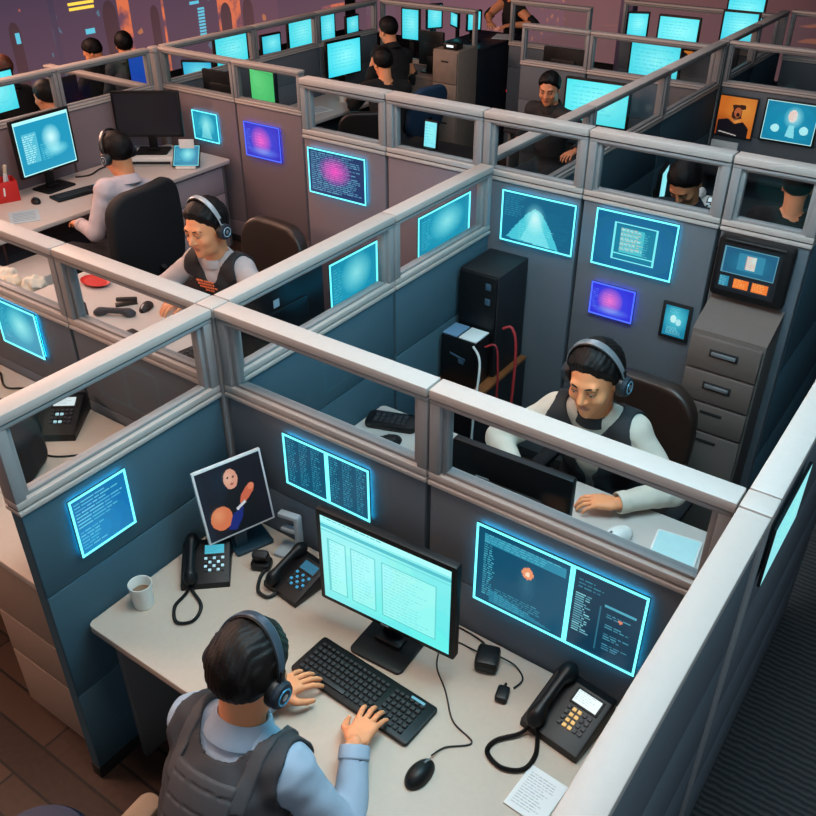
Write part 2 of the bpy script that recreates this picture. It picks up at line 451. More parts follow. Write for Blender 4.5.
def person(label, P, group=None):
    yaw = math.radians(P['yaw']); S = P.get('size', 1.0)
    F0 = np.array((-math.sin(yaw), math.cos(yaw), 0.0)); R = np.array((math.cos(yaw), math.sin(yaw), 0.0)); Z = np.array((0, 0, 1.0))
    hc = np.array(P['head'], float); pit = math.radians(P.get('pitch', 15)); hy = yaw + math.radians(P.get('head_turn', 0))
    Fh = np.array((-math.sin(hy) * math.cos(pit), math.cos(hy) * math.cos(pit), -math.sin(pit)))
    Rh = unit(np.cross(Fh, Z)); ro = math.radians(P.get('roll', 0)); Uh = np.cross(Rh, Fh); Rh2 = Rh * math.cos(ro) + Uh * math.sin(ro); Uh = np.cross(Rh2, Fh)
    hs = P.get('hs', 1.0); H = np.stack([Rh2, Fh, Uh], 1)
    nb = hc + F0 * P.get('neck_fwd', -.055) - Z * P.get('neck', .158) * hs
    stand = P.get('stand', False)
    pel = np.array(P['pelvis'], float) if 'pelvis' in P else np.array([*(nb - F0 * .12)[:2], .55])
    U = unit(nb - pel); F = unit(np.cross(U, R)); R = np.cross(F, U); sl = np.linalg.norm(nb - pel)
    base = np.array((pel[0], pel[1], 0.0)); off = base
    root = thing('person', label, 'person', tuple(base), group=group)
    W = P.get('width', .162)
    shr = P.get('shrug', 0.0)
    sh = {e: nb - U * (.062 - shr) + R * e * W + F * P.get('sh_fwd', .015) for e in (-1, 1)}
    arm = {}
    for e, k in ((-1, 'L'), (1, 'R')):
        a = P.get(k)
        if a is None:
            wr = sh[e] - U * .36 + F * .3 + R * e * .02; a = {'wrist': wr}
        pole = np.array(a.get('pole', (0, 0, 0)), float)
        pole = pole if pole.any() else (-Z * .9 + R * e * .55 - F * .35)
        el, wr = two_bone(sh[e], a['wrist'], P.get('L1', .285), P.get('L2', .25), pole); arm[e] = (el, wr, a)
    hips = {e: pel + R * e * .085 - Z * .02 for e in (-1, 1)}; legs = {}
    for e in (-1, 1):
        if stand: kn = hips[e] - Z * .42 + F0 * .02; an = kn - Z * (kn[2] - .08)
        else: kn = hips[e] + F0 * .41 + R * e * .05 - Z * (.03); an = np.array([*(kn + F0 * P.get('shin', .02))[:2], .085])
        legs[e] = (kn, an)
    allp = [hc + (0, 0, .13), pel - Z * .15, *[x for a in arm.values() for x in a[:2]], *sh.values(), *[x for l in legs.values() for x in l]]
    lo = np.min(allp, 0) - .17; hi = np.max(allp, 0) + .17; lo[2] = max(lo[2], 0.0)
    hb = P.get('hb', .011)
    Tm = np.stack([R, F, U], 1)
    def torso(f, e, arms=True, belly=.0):
        f.ell(pel, (.165 + e, .115 + e, .12 + e), Tm)
        f.ell(pel + U * sl * .38 + F * belly * .5, (.142 + e, .105 + belly * .5 + e, .17 + e), Tm, k=.05)
        f.ell(pel + U * (sl - .18), (.165 + e, .112 + e, .17 + e), Tm, k=.05)
        for d in (-1, 1):
            f.cone(nb - U * .015 + R * d * .03, sh[d] + U * .005 - R * d * .01, .048 + e, .052 + e, k=.035)
            f.ell(sh[d], (.06 + e,) * 3, k=.03)
    def arms_(f, e, upto=1.0, short=False):
        for d in (-1, 1):
            el, wr, a = arm[d]
            f.cone(sh[d], el, .056 + e, .044 + e * 1.2, k=.02)
            if not short: f.cone(el, el + (wr - el) * upto, .045 + e * 1.2, .03 + e, k=.012)
    def legs_(f, e, upto=1.0):
        for d in (-1, 1):
            kn, an = legs[d]
            f.cone(hips[d], kn, .082 + e, .06 + e, k=.03); f.cone(kn, kn + (an - kn) * upto, .058 + e, .038 + e, k=.02)
    # body
    f = Field(lo, hi, hb); torso(f, -.004); arms_(f, -.006 if P.get('sleeve', 'long') == 'long' else 0); legs_(f, -.004)
    f.cone(nb - U * .05, nb + (hc - nb) * .35, .058, .053, k=.03)
    pieces = [f.out()]
    P['_nb'] = H.T @ (nb - hc) / hs; H = H * hs
    hv, hq = head_parts(P, None); hvl = hv.copy(); pieces.append((hv @ H.T + hc, hq))
    for d in (-1, 1):
        el, wr, a = arm[d]
        fd = unit(a['dir']) if 'dir' in a else unit((wr - el) * (1, 1, .3)); up = unit(a.get('up', (0, 0, 1)))
        Hm = frame_from(fd, up)
        v, q = hand_field(-d, [math.radians(x) for x in a.get('curl', (18, 28, 22))], a.get('splay', 1.0), P.get('hd', .005), a.get('thumb', 0.0))
        pieces.append((v @ Hm.T + wr, q))
    sk = lin(P.get('skin', (234, 155, 110))); n0 = len(pieces[0][0]); n1 = n0 + len(hv)
    def colfn(V):
        c = np.repeat(sk[None], len(V), 0).copy(); q = hvl; hcx = c[n0:n1]
        def w(cx, cy, cz, rx, rz): return np.clip(1 - ((np.abs(q[:, 0]) - cx) / rx) ** 2 - ((q[:, 2] - cz) / rz) ** 2, 0, 1) * (q[:, 1] > cy)
        lips = w(0, .07, -.0695, .027, .0135); hcx += (lin((168, 92, 80)) - hcx) * (np.clip(lips * 2.2, 0, 1) * .8)[:, None]
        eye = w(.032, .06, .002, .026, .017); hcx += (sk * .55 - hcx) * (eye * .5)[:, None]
        lash = w(.032, .08, -.0005, .018, .0045); hcx += (lin((30, 20, 18)) - hcx) * np.clip(lash * 1.6, 0, 1)[:, None] * .8
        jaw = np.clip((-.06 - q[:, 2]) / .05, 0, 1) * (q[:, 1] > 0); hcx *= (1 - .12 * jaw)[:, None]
        c[n0:n1] = hcx; return c
    m = mat_attr('human_skin', rough=.5, sss=.12, spec=.35)
    o = obj('body', sdf_mesh(pieces, 'body', off, colfn), m, root)
    H = H
    toW = Matrix([[*H[0], hc[0] - base[0]], [*H[1], hc[1] - base[1]], [*H[2], hc[2] - base[2]], [0, 0, 0, 1]])
    v, q = hair_mesh(P)
    obj('hair', sdf_mesh([(v @ H.T + hc, q)], 'hair', off), P.get('hair_mat') or HAIR_K, root)
    if P.get('face', True):
        for e in (-1, 1):
            mb = MB(); mb.ball((e * .032, .0795, -.0015), .0125, toW, u=14, v=10); ey = obj('eye', mb, mat('eye_white', (190, 180, 172), rough=.25), root)
            mb = MB(); mb.ball((e * .032, .0868, -.0055), (.0062, .0056, .0062), toW, u=12, v=8); obj('iris', mb, mat('dark_iris', (22, 14, 12), rough=.15), ey)
            mb = MB(); mb.tube([(toW @ Vector(p))[:] for p in ((e * .014, .0945, .0185), (e * .028, .0945, .0245), (e * .043, .085, .0245), (e * .054, .073, .018))], [.0022, .0036, .0034, .0016], 6)
            obj('eyebrow', mb, mat('black_hair', (18, 14, 14)), root)
    # clothes
    short = P.get('sleeve', 'long') == 'short'
    f = Field(lo, hi, hb); torso(f, .012); arms_(f, .01, .9, short)
    wv = P.get('wrinkle', .0022)
    f.warp(lambda g: wv * np.sin((g @ U) * 85 + 3 * np.sin((g @ R) * 24)) * np.sin((g @ (F + .4 * R)) * 38 + 1))
    f.cone(nb - U * .015, hc, .07, .078, mode='cut')
    if P.get('vneck'):
        f.cone(nb + F * .05 - U * .0, nb + F * .12 - U * .07, .05, .02, mode='cut', k=.01)
    for d in (-1, 1):
        el, wr, a = arm[d]
        if short: f.cone(el * .45 + sh[d] * .55, wr, .075, .075, mode='cut')
        else: f.cone(el + (wr - el) * .84, wr + unit(wr - el) * .1, .0335, .036, mode='cut')
    f.plane(pel - Z * .03, -Z if not stand else -U)
    obj('shirt', sdf_mesh([f.out()], 'shirt', off), P['shirt'], root)
    if P.get('collar', True) == 'crew':
        ax = unit(unit(hc - nb) + U * 1.2 - F * .1); rx_ = unit(np.cross(F, ax)); fy = np.cross(ax, rx_); c0 = nb - off - F * .002
        M = Matrix([[rx_[i], fy[i], ax[i], c0[i]] for i in range(3)] + [[0, 0, 0, 1]])
        mb = MB(); mb.lathe([(.074, -.03), (.067, .004), (.069, .012), (.075, .012), (.085, -.012), (.09, -.03)], 32, M, cap=False); mb.ang = 70
        obj('neckband', mb, P.get('band') or P['shirt'], root)
    elif P.get('collar', True):
        ax = unit(unit(hc - nb) + U * .8); rx_ = unit(np.cross(F, ax)); fy = np.cross(ax, rx_); c0 = nb + (hc - nb) * .0 - off - F * .004
        M = Matrix([[rx_[i], fy[i], ax[i], c0[i]] for i in range(3)] + [[0, 0, 0, 1]])
        mb = MB(); mb.lathe([(.07, -.03), (.066, .03), (.067, .04), (.072, .0425), (.077, .037), (.097, -.008), (.098, -.016), (.094, -.018), (.074, .018)], 32, M, cap=False); mb.ang = 70
        obj('collar', mb, P['shirt'], root)
    if not short:
        for d in (-1, 1):
            el, wr, a = arm[d]; u = unit(wr - el); c0 = el + (wr - el) * .8
            mb = MB(); pr = [c0 + u * t for t in (0, .004, .03, .036, .036, .03)]
            ax = frame_from(u, (0, 0, 1) if abs(u[2]) < .9 else (1, 0, 0)); prof = [(.0435, 0), (.046, .004), (.0452, .034), (.043, .04), (.039, .04), (.037, .02)]
            M = Matrix([[ax[0, 0], ax[0, 2], -ax[0, 1] * -1, c0[0] - off[0]], [ax[1, 0], ax[1, 2], ax[1, 1], c0[1] - off[1]], [ax[2, 0], ax[2, 2], ax[2, 1], c0[2] - off[2]], [0, 0, 0, 1]])
            mb.lathe(prof, 20, M, cap=False); obj('cuff', mb, P['shirt'], root)
    if 'vest' in P:
        f = Field(lo, hi, hb * .72); torso(f, .026)
        f.warp(lambda g: .002 * np.sin((g @ U) * 70 + 2 * np.sin((g @ R) * 30)))
        f.cone(nb - U * .08, nb + U * .1, .098, .125, mode='cut')
        for d in (-1, 1): f.cone(sh[d] + R * d * .055 + U * .03, sh[d] + R * d * .14 - U * .04, .076, .15, mode='cut', k=.01); f.cone(sh[d] + R * d * .05, arm[d][0] + R * d * .07, .084, .11, mode='cut', k=.01)
        if P.get('vest_open', 0) > 0:
            w = P['vest_open']
            f.ell(nb + F * .16 - U * .13, (w, .14, .2), Tm, mode='cut'); f.rbox(nb + F * .2 - U * .32, (w * .3, .14, .3), .01, Tm, mode='cut')
        else: f.ell(nb + F * .12 - U * .01, (.06, .1, .1), Tm, mode='cut')
        f.plane(pel + U * .0, -U)
        vo = obj('vest', sdf_mesh([f.out()], 'vest', off), P['vest'], root)
        if P.get('quilt'):
            f = Field(lo, hi, .0055); torso(f, .036)
            c = pel + U * (sl * .5) - F * .1
            q_ = lambda g: .0045 * (np.abs(np.sin((g @ U - c @ U) * PI / .062)) < .14)
            f.warp(q_)
            g = np.stack(np.meshgrid(*[f.o[i] + f.h * np.arange(f.n[i]) for i in range(3)], indexing='ij'), -1)
            l = (g - c) @ Tm; bx = np.maximum(np.maximum(np.abs(l[..., 0]) - .1, np.abs(l[..., 2]) - .155), l[..., 1] - .06)
            f.D = np.maximum(f.D, bx.astype(np.float32))
            obj('padded_back_panel', sdf_mesh([f.out()], 'padded_back_panel', off), P['quilt'], vo)
            for d in (-1, 1):                                              # straps over the shoulders
                f = Field(lo, hi, .0065); torso(f, .033); g = np.stack(np.meshgrid(*[f.o[i] + f.h * np.arange(f.n[i]) for i in range(3)], indexing='ij'), -1)
                l = (g - nb) @ Tm; bx = np.maximum(np.abs(l[..., 0] - d * .112) - .02, -(l[..., 2] + .16)); f.D = np.maximum(f.D, bx.astype(np.float32))
                f.cone(nb - U * .08, nb + U * .1, .1, .125, mode='cut')
                for d2 in (-1, 1): f.cone(sh[d2] + R * d2 * .055 + U * .03, sh[d2] + R * d2 * .14 - U * .04, .076, .15, mode='cut')
                obj('shoulder_strap', sdf_mesh([f.out()], 'shoulder_strap', off), P['quilt'], vo)
    hb2 = max(hb, .012)
    f = Field(lo, hi, hb2); f.ell(pel, (.178, .13, .13), Tm); legs_(f, .012, .93); f.plane(pel + Z * .1, Z)
    obj('trousers', sdf_mesh([f.out()], 'trousers', off), P.get('trousers') or mat('charcoal_trousers', (28, 29, 34), rough=.85, bump=.3), root)
    for d in (-1, 1):
        kn, an = legs[d]; f = Field(an - .26, an + .26, .012)
        a0 = np.array([an[0], an[1], .045]); f.cone(a0 - F0 * .05, a0 + F0 * .17, .046, .04); f.cone(a0, an + Z * .0, .045, .042, k=.02); f.plane((0, 0, .006), (0, 0, -1))
        obj('shoe', sdf_mesh([f.out()], 'shoe', off), mat('black_leather', (16, 15, 16), rough=.45), root)
    return dict(root=root, H=H, hc=hc, nb=nb, U=U, F=F, R=R, sl=sl, pel=pel, sh=sh, arm=arm)

def headset(label, B, accent=(70, 150, 190), band=(150, 160, 170), group=None):
    H, hc = B['H'], B['hc']; hs = float(np.linalg.norm(H[:, 0]))
    M = Matrix([[*H[0], hc[0]], [*H[1], hc[1]], [*H[2], hc[2]], [0, 0, 0, 1]])
    r = thing('headset', label, 'headset', tuple(hc), group=group); r.location = hc; r.rotation_euler = M.to_euler(); r.scale = (hs,) * 3
    arc = lambda R, Zs, y0: [(R * math.cos(t), y0 + .01 * math.sin(t), .0 + Zs * math.sin(t)) for t in np.linspace(-.02, PI + .02, 33)]
    def strap(R, Zs, w, t):
        mb = MB(); n = 33; vs = []; fs = []
        for i, (x, y, z) in enumerate(arc(R, Zs, -.012)):
            nx, nz = x / R, z / Zs; L = math.hypot(nx, nz) or 1; nx /= L; nz /= L
            ww = w * (.75 + .35 * max(0, z / Zs))
            for (a, b) in ((-ww, 0), (-ww * .7, t), (ww * .7, t), (ww, 0), (ww * .7, -t), (-ww * .7, -t)): vs.append((x + nx * b, y + a, z + nz * b))
        for i in range(n - 1):
            for k in range(6): l = (k + 1) % 6; fs.append([i * 6 + k, i * 6 + l, i * 6 + 6 + l, i * 6 + 6 + k])
        fs += [list(range(6))[::-1], [(n - 1) * 6 + k for k in range(6)]]; mb.add(vs, fs); return mb
    obj('headband', strap(.109, .1505, .0125, .0032), mat('headband_%d' % band[2], band, rough=.3, metal=.35), r)
    obj('headband_padding', strap(.1045, .146, .015, .004), mat('black_plastic', (14, 15, 17), rough=.4), r)
    for e in (-1, 1):
        Y = Matrix.Translation((e * .0935, -.012, -.012)) @ Matrix.Rotation(e * PI / 2, 4, 'Y')
        mb = MB(); mb.lathe([(.03, -.008), (.037, -.004), (.038, .006), (.036, .012)], 28, Y); cu = obj('ear_cushion', mb, mat('black_leather', (16, 15, 16), rough=.45), r)
        mb = MB(); mb.lathe([(.036, .0122), (.0365, .02), (.032, .028), (.024, .031), (.01, .0315)], 28, Y); sh_ = obj('ear_cup', mb, mat('dark_blue_shell', (24, 34, 46), rough=.28, metal=.3), r)
        mb = MB(); mb.tube([(Y @ Vector((.021 * math.cos(a), .021 * math.sin(a), .0305)))[:] for a in np.linspace(0, 2 * PI, 25)[:-1]], .0028, 8, closed=True)
        obj('cup_ring', mb, mat('ring_%d_%d_%d' % accent, accent, rough=.25, metal=.5, emit=accent, estr=.12), sh_)
        mb = MB(); mb.lathe([(.0001, .0318), (.009, .0318), (.0095, .033), (.006, .0345), (.0001, .0345)], 20, Y, cap=False); obj('cup_button', mb, mat('silver_metal', (170, 176, 182), rough=.3, metal=.7), sh_)
        mb = MB(); mb.box((e * .1075, -.012, .03), (.006, .016, .05), .002); obj('yoke', mb, mat('black_plastic', (14, 15, 17), rough=.4), r)
    return r
# ------------------------------------------------------------------ shared materials
M_FRAME = mat('divider_frame', (136, 134, 134), rough=.5, noise=.05, scale=40, bump=.15, bscale=500)
M_CAP = mat('divider_cap', (174, 164, 158), rough=.5, noise=.05, scale=40)
M_FABRIC_TEALLIT = mat('divider_fabric_teal_lit', (66, 92, 104), rough=.85, noise=.1, scale=260, bump=.5, bscale=900, spec=.2)  # copy of the grey fabric, teal light put into its colour
M_FABRIC = mat('divider_fabric', (97, 102, 108), rough=.85, noise=.1, scale=260, bump=.5, bscale=900, spec=.2)
M_FABRIC_WARM = mat('divider_fabric_warm', (122, 108, 112), rough=.85, noise=.1, scale=260, bump=.5, bscale=900, spec=.2)
M_GLASS = mat_glass('divider_glass')
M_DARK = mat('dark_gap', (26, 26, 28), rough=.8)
M_TOP = mat('worktop_laminate', (192, 174, 158), rough=.5, noise=.05, scale=60, bump=.08, bscale=700)
M_TOPW = mat('white_laminate', (196, 185, 178), rough=.5, noise=.04, scale=60)
M_BLACK = mat('black_plastic', (12, 13, 15), rough=.45, spec=.35)
M_BLACKM = mat('black_matt', (20, 21, 24), rough=.6, noise=.12, scale=80)
M_KEY = mat('key_plastic', (34, 36, 40), rough=.5)
M_CABLE = mat('black_cable', (12, 12, 13), rough=.55)
M_STEEL = mat('grey_steel', (112, 108, 106), rough=.5, noise=.06, scale=50, bump=.1, bscale=600)
M_WARMSTEEL = mat('warm_steel', (150, 128, 112), rough=.55, noise=.06, scale=50)
M_SILVER = mat('silver_metal', (170, 176, 182), rough=.3, metal=.7)
M_PAPER = mat('white_paper', (225, 226, 224), rough=.8, noise=.02)
M_DISPLAY = mat_attr('lit_display', rough=.25, emission=1.0, base=0, spec=.4)
M_DISPLAY_HI = mat_attr('bright_display', rough=.25, emission=1.15, base=0, spec=.4)
M_OFF = mat('unlit_display', (6, 7, 9), rough=.3, spec=.15, noise=0)
M_PRINT = mat_attr('printed_picture', rough=.35, emission=0.0, base=1)
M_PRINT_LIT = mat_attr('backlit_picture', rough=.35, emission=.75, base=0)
M_CYAN = emat('cyan_tube', (105, 232, 242), 1.9)
M_CYANHALO = emat('cyan_halo_strip', (20, 165, 215), 24.0)
M_BLUEHALO = emat('blue_halo_strip', (50, 50, 255), 16.0)
M_BLUETUBE = emat('blue_tube', (80, 110, 255), 1.2)
M_LEATHER = mat('black_leather_chair', (26, 22, 22), rough=.42, noise=.2, scale=60, bump=.25, bscale=300)
M_BROWNLEATHER = mat('brown_leather_chair', (44, 32, 27), rough=.42, noise=.2, scale=60, bump=.25, bscale=300)
M_BLUEFAB = mat('blue_chair_fabric', (30, 62, 92), rough=.8, bump=.4, bscale=500)
M_RED = mat('red_plastic', (196, 34, 30), rough=.45)

# ------------------------------------------------------------------ divider walls
def divider(label, axis, a0, a1, c, T, sill, glazed=True, tiles=(.95, .47), fabric=None, th=.07, group='cubicle dividers', slim=False):
    fabric = fabric or M_FABRIC
    a, b = min(a0, a1), max(a0, a1); Lg = b - a; mid = (a + b) / 2
    t = thing('cubicle_divider', label, 'cubicle divider', (mid, c, 0) if axis == 'x' else (c, mid, 0), 0 if axis == 'x' else PI / 2, group)
    rh, pw, fw = (.02, .028, .01) if slim else (.032, .038, .018)
    hw = th / 2; e = .0028; W = Lg / 2 - e
    top_panel = (sill - (.014 + .003 + .017 if slim else .024 + .006 + .017)) if glazed else T - rh - .02
    mb = MB(); mb.box((0, 0, (.06 + top_panel) / 2), (2 * W - .01, th - .026, top_panel - .06))
    zs = [.062, *sorted(z for z in tiles if z < top_panel - .05), top_panel]
    for i in range(len(zs) - 1):
        z0, z1 = zs[i] + .003, zs[i + 1] - .003
        mb.box((0, 0, (z0 + z1) / 2), (2 * W - .012, th - .012, z1 - z0), .004)
    obj('panel', mb, fabric, t)
    mb = MB(); mb.box((0, 0, .03), (2 * W, th - .02, .06), .003); obj('base_trim', mb, M_DARK, t)
    mb = MB(); mb.box((0, 0, T - rh / 2), (2 * W, th + .008, rh), .004); obj('top_rail', mb, M_CAP, t)
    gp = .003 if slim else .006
    mb = MB(); mb.box((0, 0, T - rh - gp / 2), (2 * W - .004, th - .022, gp)); obj('shadow_gap', mb, M_DARK, t)  # dark strip stands for the shadow line under the cap
    mb = MB(); mb.box((0, 0, T - rh - gp - .0065), (2 * W, th - .004, .013), .002); obj('header', mb, M_FRAME, t)
    zt = T - rh - gp - .013
    if glazed:
        mb = MB(); s1 = .014 if slim else .024; mb.box((0, 0, sill - s1 / 2), (2 * W, th - .002, s1), .003); mb.box((0, 0, sill - s1 - gp - .008), (2 * W, th + .006, .016), .003); obj('sill_rail', mb, M_CAP, t); mb = MB(); mb.box((0, 0, sill - s1 - gp / 2), (2 * W - .004, th - .022, gp)); obj('sill_shadow_gap', mb, M_DARK, t)  # dark strip between the sill boards stands for their shadow line
        for s in (-1, 1):
            mb = MB(); mb.box((s * (W - pw / 2), 0, (sill + zt) / 2), (pw, th - .004, zt - sill), .004); obj('post', mb, M_FRAME, t)
        mb = MB(); x = W - pw; z0, z1 = sill, zt
        for s in (-1, 1): mb.box((s * (x - fw / 2), 0, (z0 + z1) / 2), (fw, th * .5, z1 - z0), .002)
        mb.box((0, 0, z1 - .006), (2 * x - 2 * fw, th * .5, .012), .002); mb.box((0, 0, z0 + .006), (2 * x - 2 * fw, th * .5, .012), .002)
        obj('glazing_frame', mb, M_FRAME, t)
        mb = MB(); mb.box((0, 0, (z0 + z1) / 2), (2 * x - 2 * fw - .002, .006, z1 - z0 - .026)); obj('glass_pane', mb, M_GLASS, t)
    return t

def connector(label, x, y, T, w=.074):
    t = thing('connector_post', label, 'divider post', (x, y, 0), 0, 'divider connector posts')
    mb = MB(); mb.box((0, 0, (T - .04) / 2), (w - .012, w - .012, T - .04), .003); obj('post', mb, M_FRAME, t)
    mb = MB(); mb.box((0, 0, T - .0195), (w, w, .041), .005); obj('post_cap', mb, M_CAP, t)
    return t

# ------------------------------------------------------------------ screens
def wall_screen(label, loc, rotz, w, h, img, tube=None, halo=None, group=None, split=None, bez=None, dmat=None, name='display_panel', cat='wall display'):
    """thin lit display hung on a divider; LOC is its lower middle on the wall face, the picture faces local -y"""
    t = thing(name, label, cat, loc, rotz, group)
    d = .0105
    mb = MB(); mb.prism(rrect(w, h, .004, 2, 0, h / 2), 0.0062 if halo else .001, d - .001, .001, Matrix.Rotation(PI / 2, 4, 'X')); obj('back_panel', mb, M_BLACKM, t)
    if halo:
        mb = MB(); q = .005; e_ = .0125
        for (cx, cz, sx, sz) in ((0, e_, w - 2 * e_, q), (0, h - e_, w - 2 * e_, q), (-w / 2 + e_, h / 2, q, h - 2 * e_), (w / 2 - e_, h / 2, q, h - 2 * e_)): mb.box((cx, -.0032, cz), (sx, .0052, sz))
        obj('halo_strip', mb, halo, t)  # strips added behind the panel to throw a halo on the divider
    b = .004 if bez is None else bez
    o = obj('screen', img.mesh(w - 2 * b, h - 2 * b), dmat or M_DISPLAY, t, loc=(0, -d + .0005, b)); o.data.name = 'screen'
    if tube:
        mb = MB(); q = .0068 if tube is not None else .004; m_ = .006
        xs = [(-w / 2 + m_, w / 2 - m_)] if not split else [(-w / 2 + m_, -w / 2 + split * w - m_ * .7), (-w / 2 + split * w + m_ * .7, w / 2 - m_)]
        for x0, x1 in xs:
            mb.box(((x0 + x1) / 2, -d - .0015, m_), (x1 - x0 + q, .003, q)); mb.box(((x0 + x1) / 2, -d - .0015, h - m_), (x1 - x0 + q, .003, q))
            mb.box((x0, -d - .0015, h / 2), (q, .003, h - 2 * m_)); mb.box((x1, -d - .0015, h / 2), (q, .003, h - 2 * m_))
        obj('border', mb, tube, t)
    return t

def monitor(label, loc, rotz, w, h, img=None, lift=.12, tilt=0.0, base=(.25, .2), group=None, bright=True, sticker=False, deep=.03, neck_back=.03):
    """desk monitor, picture towards local -y, base at LOC"""
    t = thing('monitor', label, 'monitor', loc, rotz, group)
    mb = MB(); mb.prism(rrect(base[0], base[1], .02), 0, .012, .003); obj('base', mb, M_BLACK, t)
    mb = MB(); mb.box((0, neck_back, lift * .5 + .05), (.07, .025, lift + .1), .006); mb.box((0, neck_back * .5, .02), (.1, .05, .018), .006); obj('stand', mb, M_BLACK, t)
    T = Matrix.Translation((0, 0, lift)) @ Matrix.Rotation(tilt, 4, 'X')
    z = lambda m: T @ m
    mb = MB(); X = T @ Matrix.Translation((0, deep * .5, 0)) @ Matrix.Rotation(PI / 2, 4, 'X')
    mb.prism(rrect(w, h, .008, 3, 0, h / 2), -.0, deep, .003, X); mb.prism(rrect(w * .6, h * .5, .02, 3, 0, h * .42), -.009, .002, .004, X)
    hs = obj('housing', mb, M_BLACK, t)
    if img is not None:
        bz = .018
        o = obj('screen', img.mesh(w - 2 * bz, h - 2 * bz), M_DISPLAY_HI if bright else M_DISPLAY, t); o.matrix_local = T @ Matrix.Translation((0, -deep * .5 - .0008, bz)); o.data.name = 'screen'
        mb = MB(); mb.box((0, -deep * .5 - .001, .009), (.03, .002, .005), .0005, T); obj('maker_badge', mb, M_SILVER, t)
    if sticker:
        mb = MB(); mb.box((sticker[0], deep * .5 + .0005, sticker[1]), (sticker[2], .001, sticker[3]), 0, T); obj('sticker', mb, mat('pale_sticker', (170, 190, 200), rough=.6), t)
    return t

def keyboard(label, loc, rotz, w=.45, d=.17, group=None, slim=False):
    t = thing('keyboard', label, 'keyboard', loc, rotz, group)
    mb = MB(); mb.prism(rrect(w, d, .012), 0, .016, .004); obj('case', mb, M_BLACK, t)
    blocks = [MB(), MB(), MB()]; px = .019 if not slim else .02; n = int((w - .04) / px); ox = -w / 2 + .02
    for r_ in range(6):
        y = d / 2 - .03 - r_ * (d - .045) / 5.6
        i = 0
        while i < n:
            x = ox + (i + .5) * px; u = x / w + .5; mb = blocks[0 if u < .675 else 1 if u < .81 else 2]
            if .66 < u < .69 or .80 < u < .825: i += 1; continue
            if r_ == 5 and 4 <= i <= 9:
                if i == 4: mb.box((ox + 7 * px, y, .0185), (px * 6 - .004, .015, .008), .0015)
                i += 1; continue
            mb.box((x, y, .0185), (px - .004, .0145 if r_ else .011, .008), .0015, seg=1); i += 1
    for mb, nm in zip(blocks, ('letter_keys', 'arrow_keys', 'number_keys')):
        if mb.n: obj(nm, mb, M_KEY, t)
    mb = MB(); mb.box((w * .36, d / 2 - .017, .0165), (.05, .008, .002)); obj('status_light', mb, emat('pale_blue_led', (120, 200, 225), .8), t)
    return t

def mouse(label, loc, rotz, m=None, group=None):
    t = thing('computer_mouse', label, 'mouse', loc, rotz, group)
    f = Field((-.05, -.075, -.01), (.05, .075, .055), .0035)
    f.ell((0, 0, .004), (.032, .056, .032)); f.ell((0, -.012, .012), (.028, .04, .026), k=.01); f.plane((0, 0, .0005), (0, 0, -1))
    obj('shell', sdf_mesh([f.out()], 'shell'), m or M_BLACK, t)
    mb = MB(); mb.tube([(0, .047, .024), (0, .032, .0335), (0, .02, .0365)], .0035, 8); obj('scroll_wheel', mb, M_SILVER if m is None else M_STEEL, t)
    return t

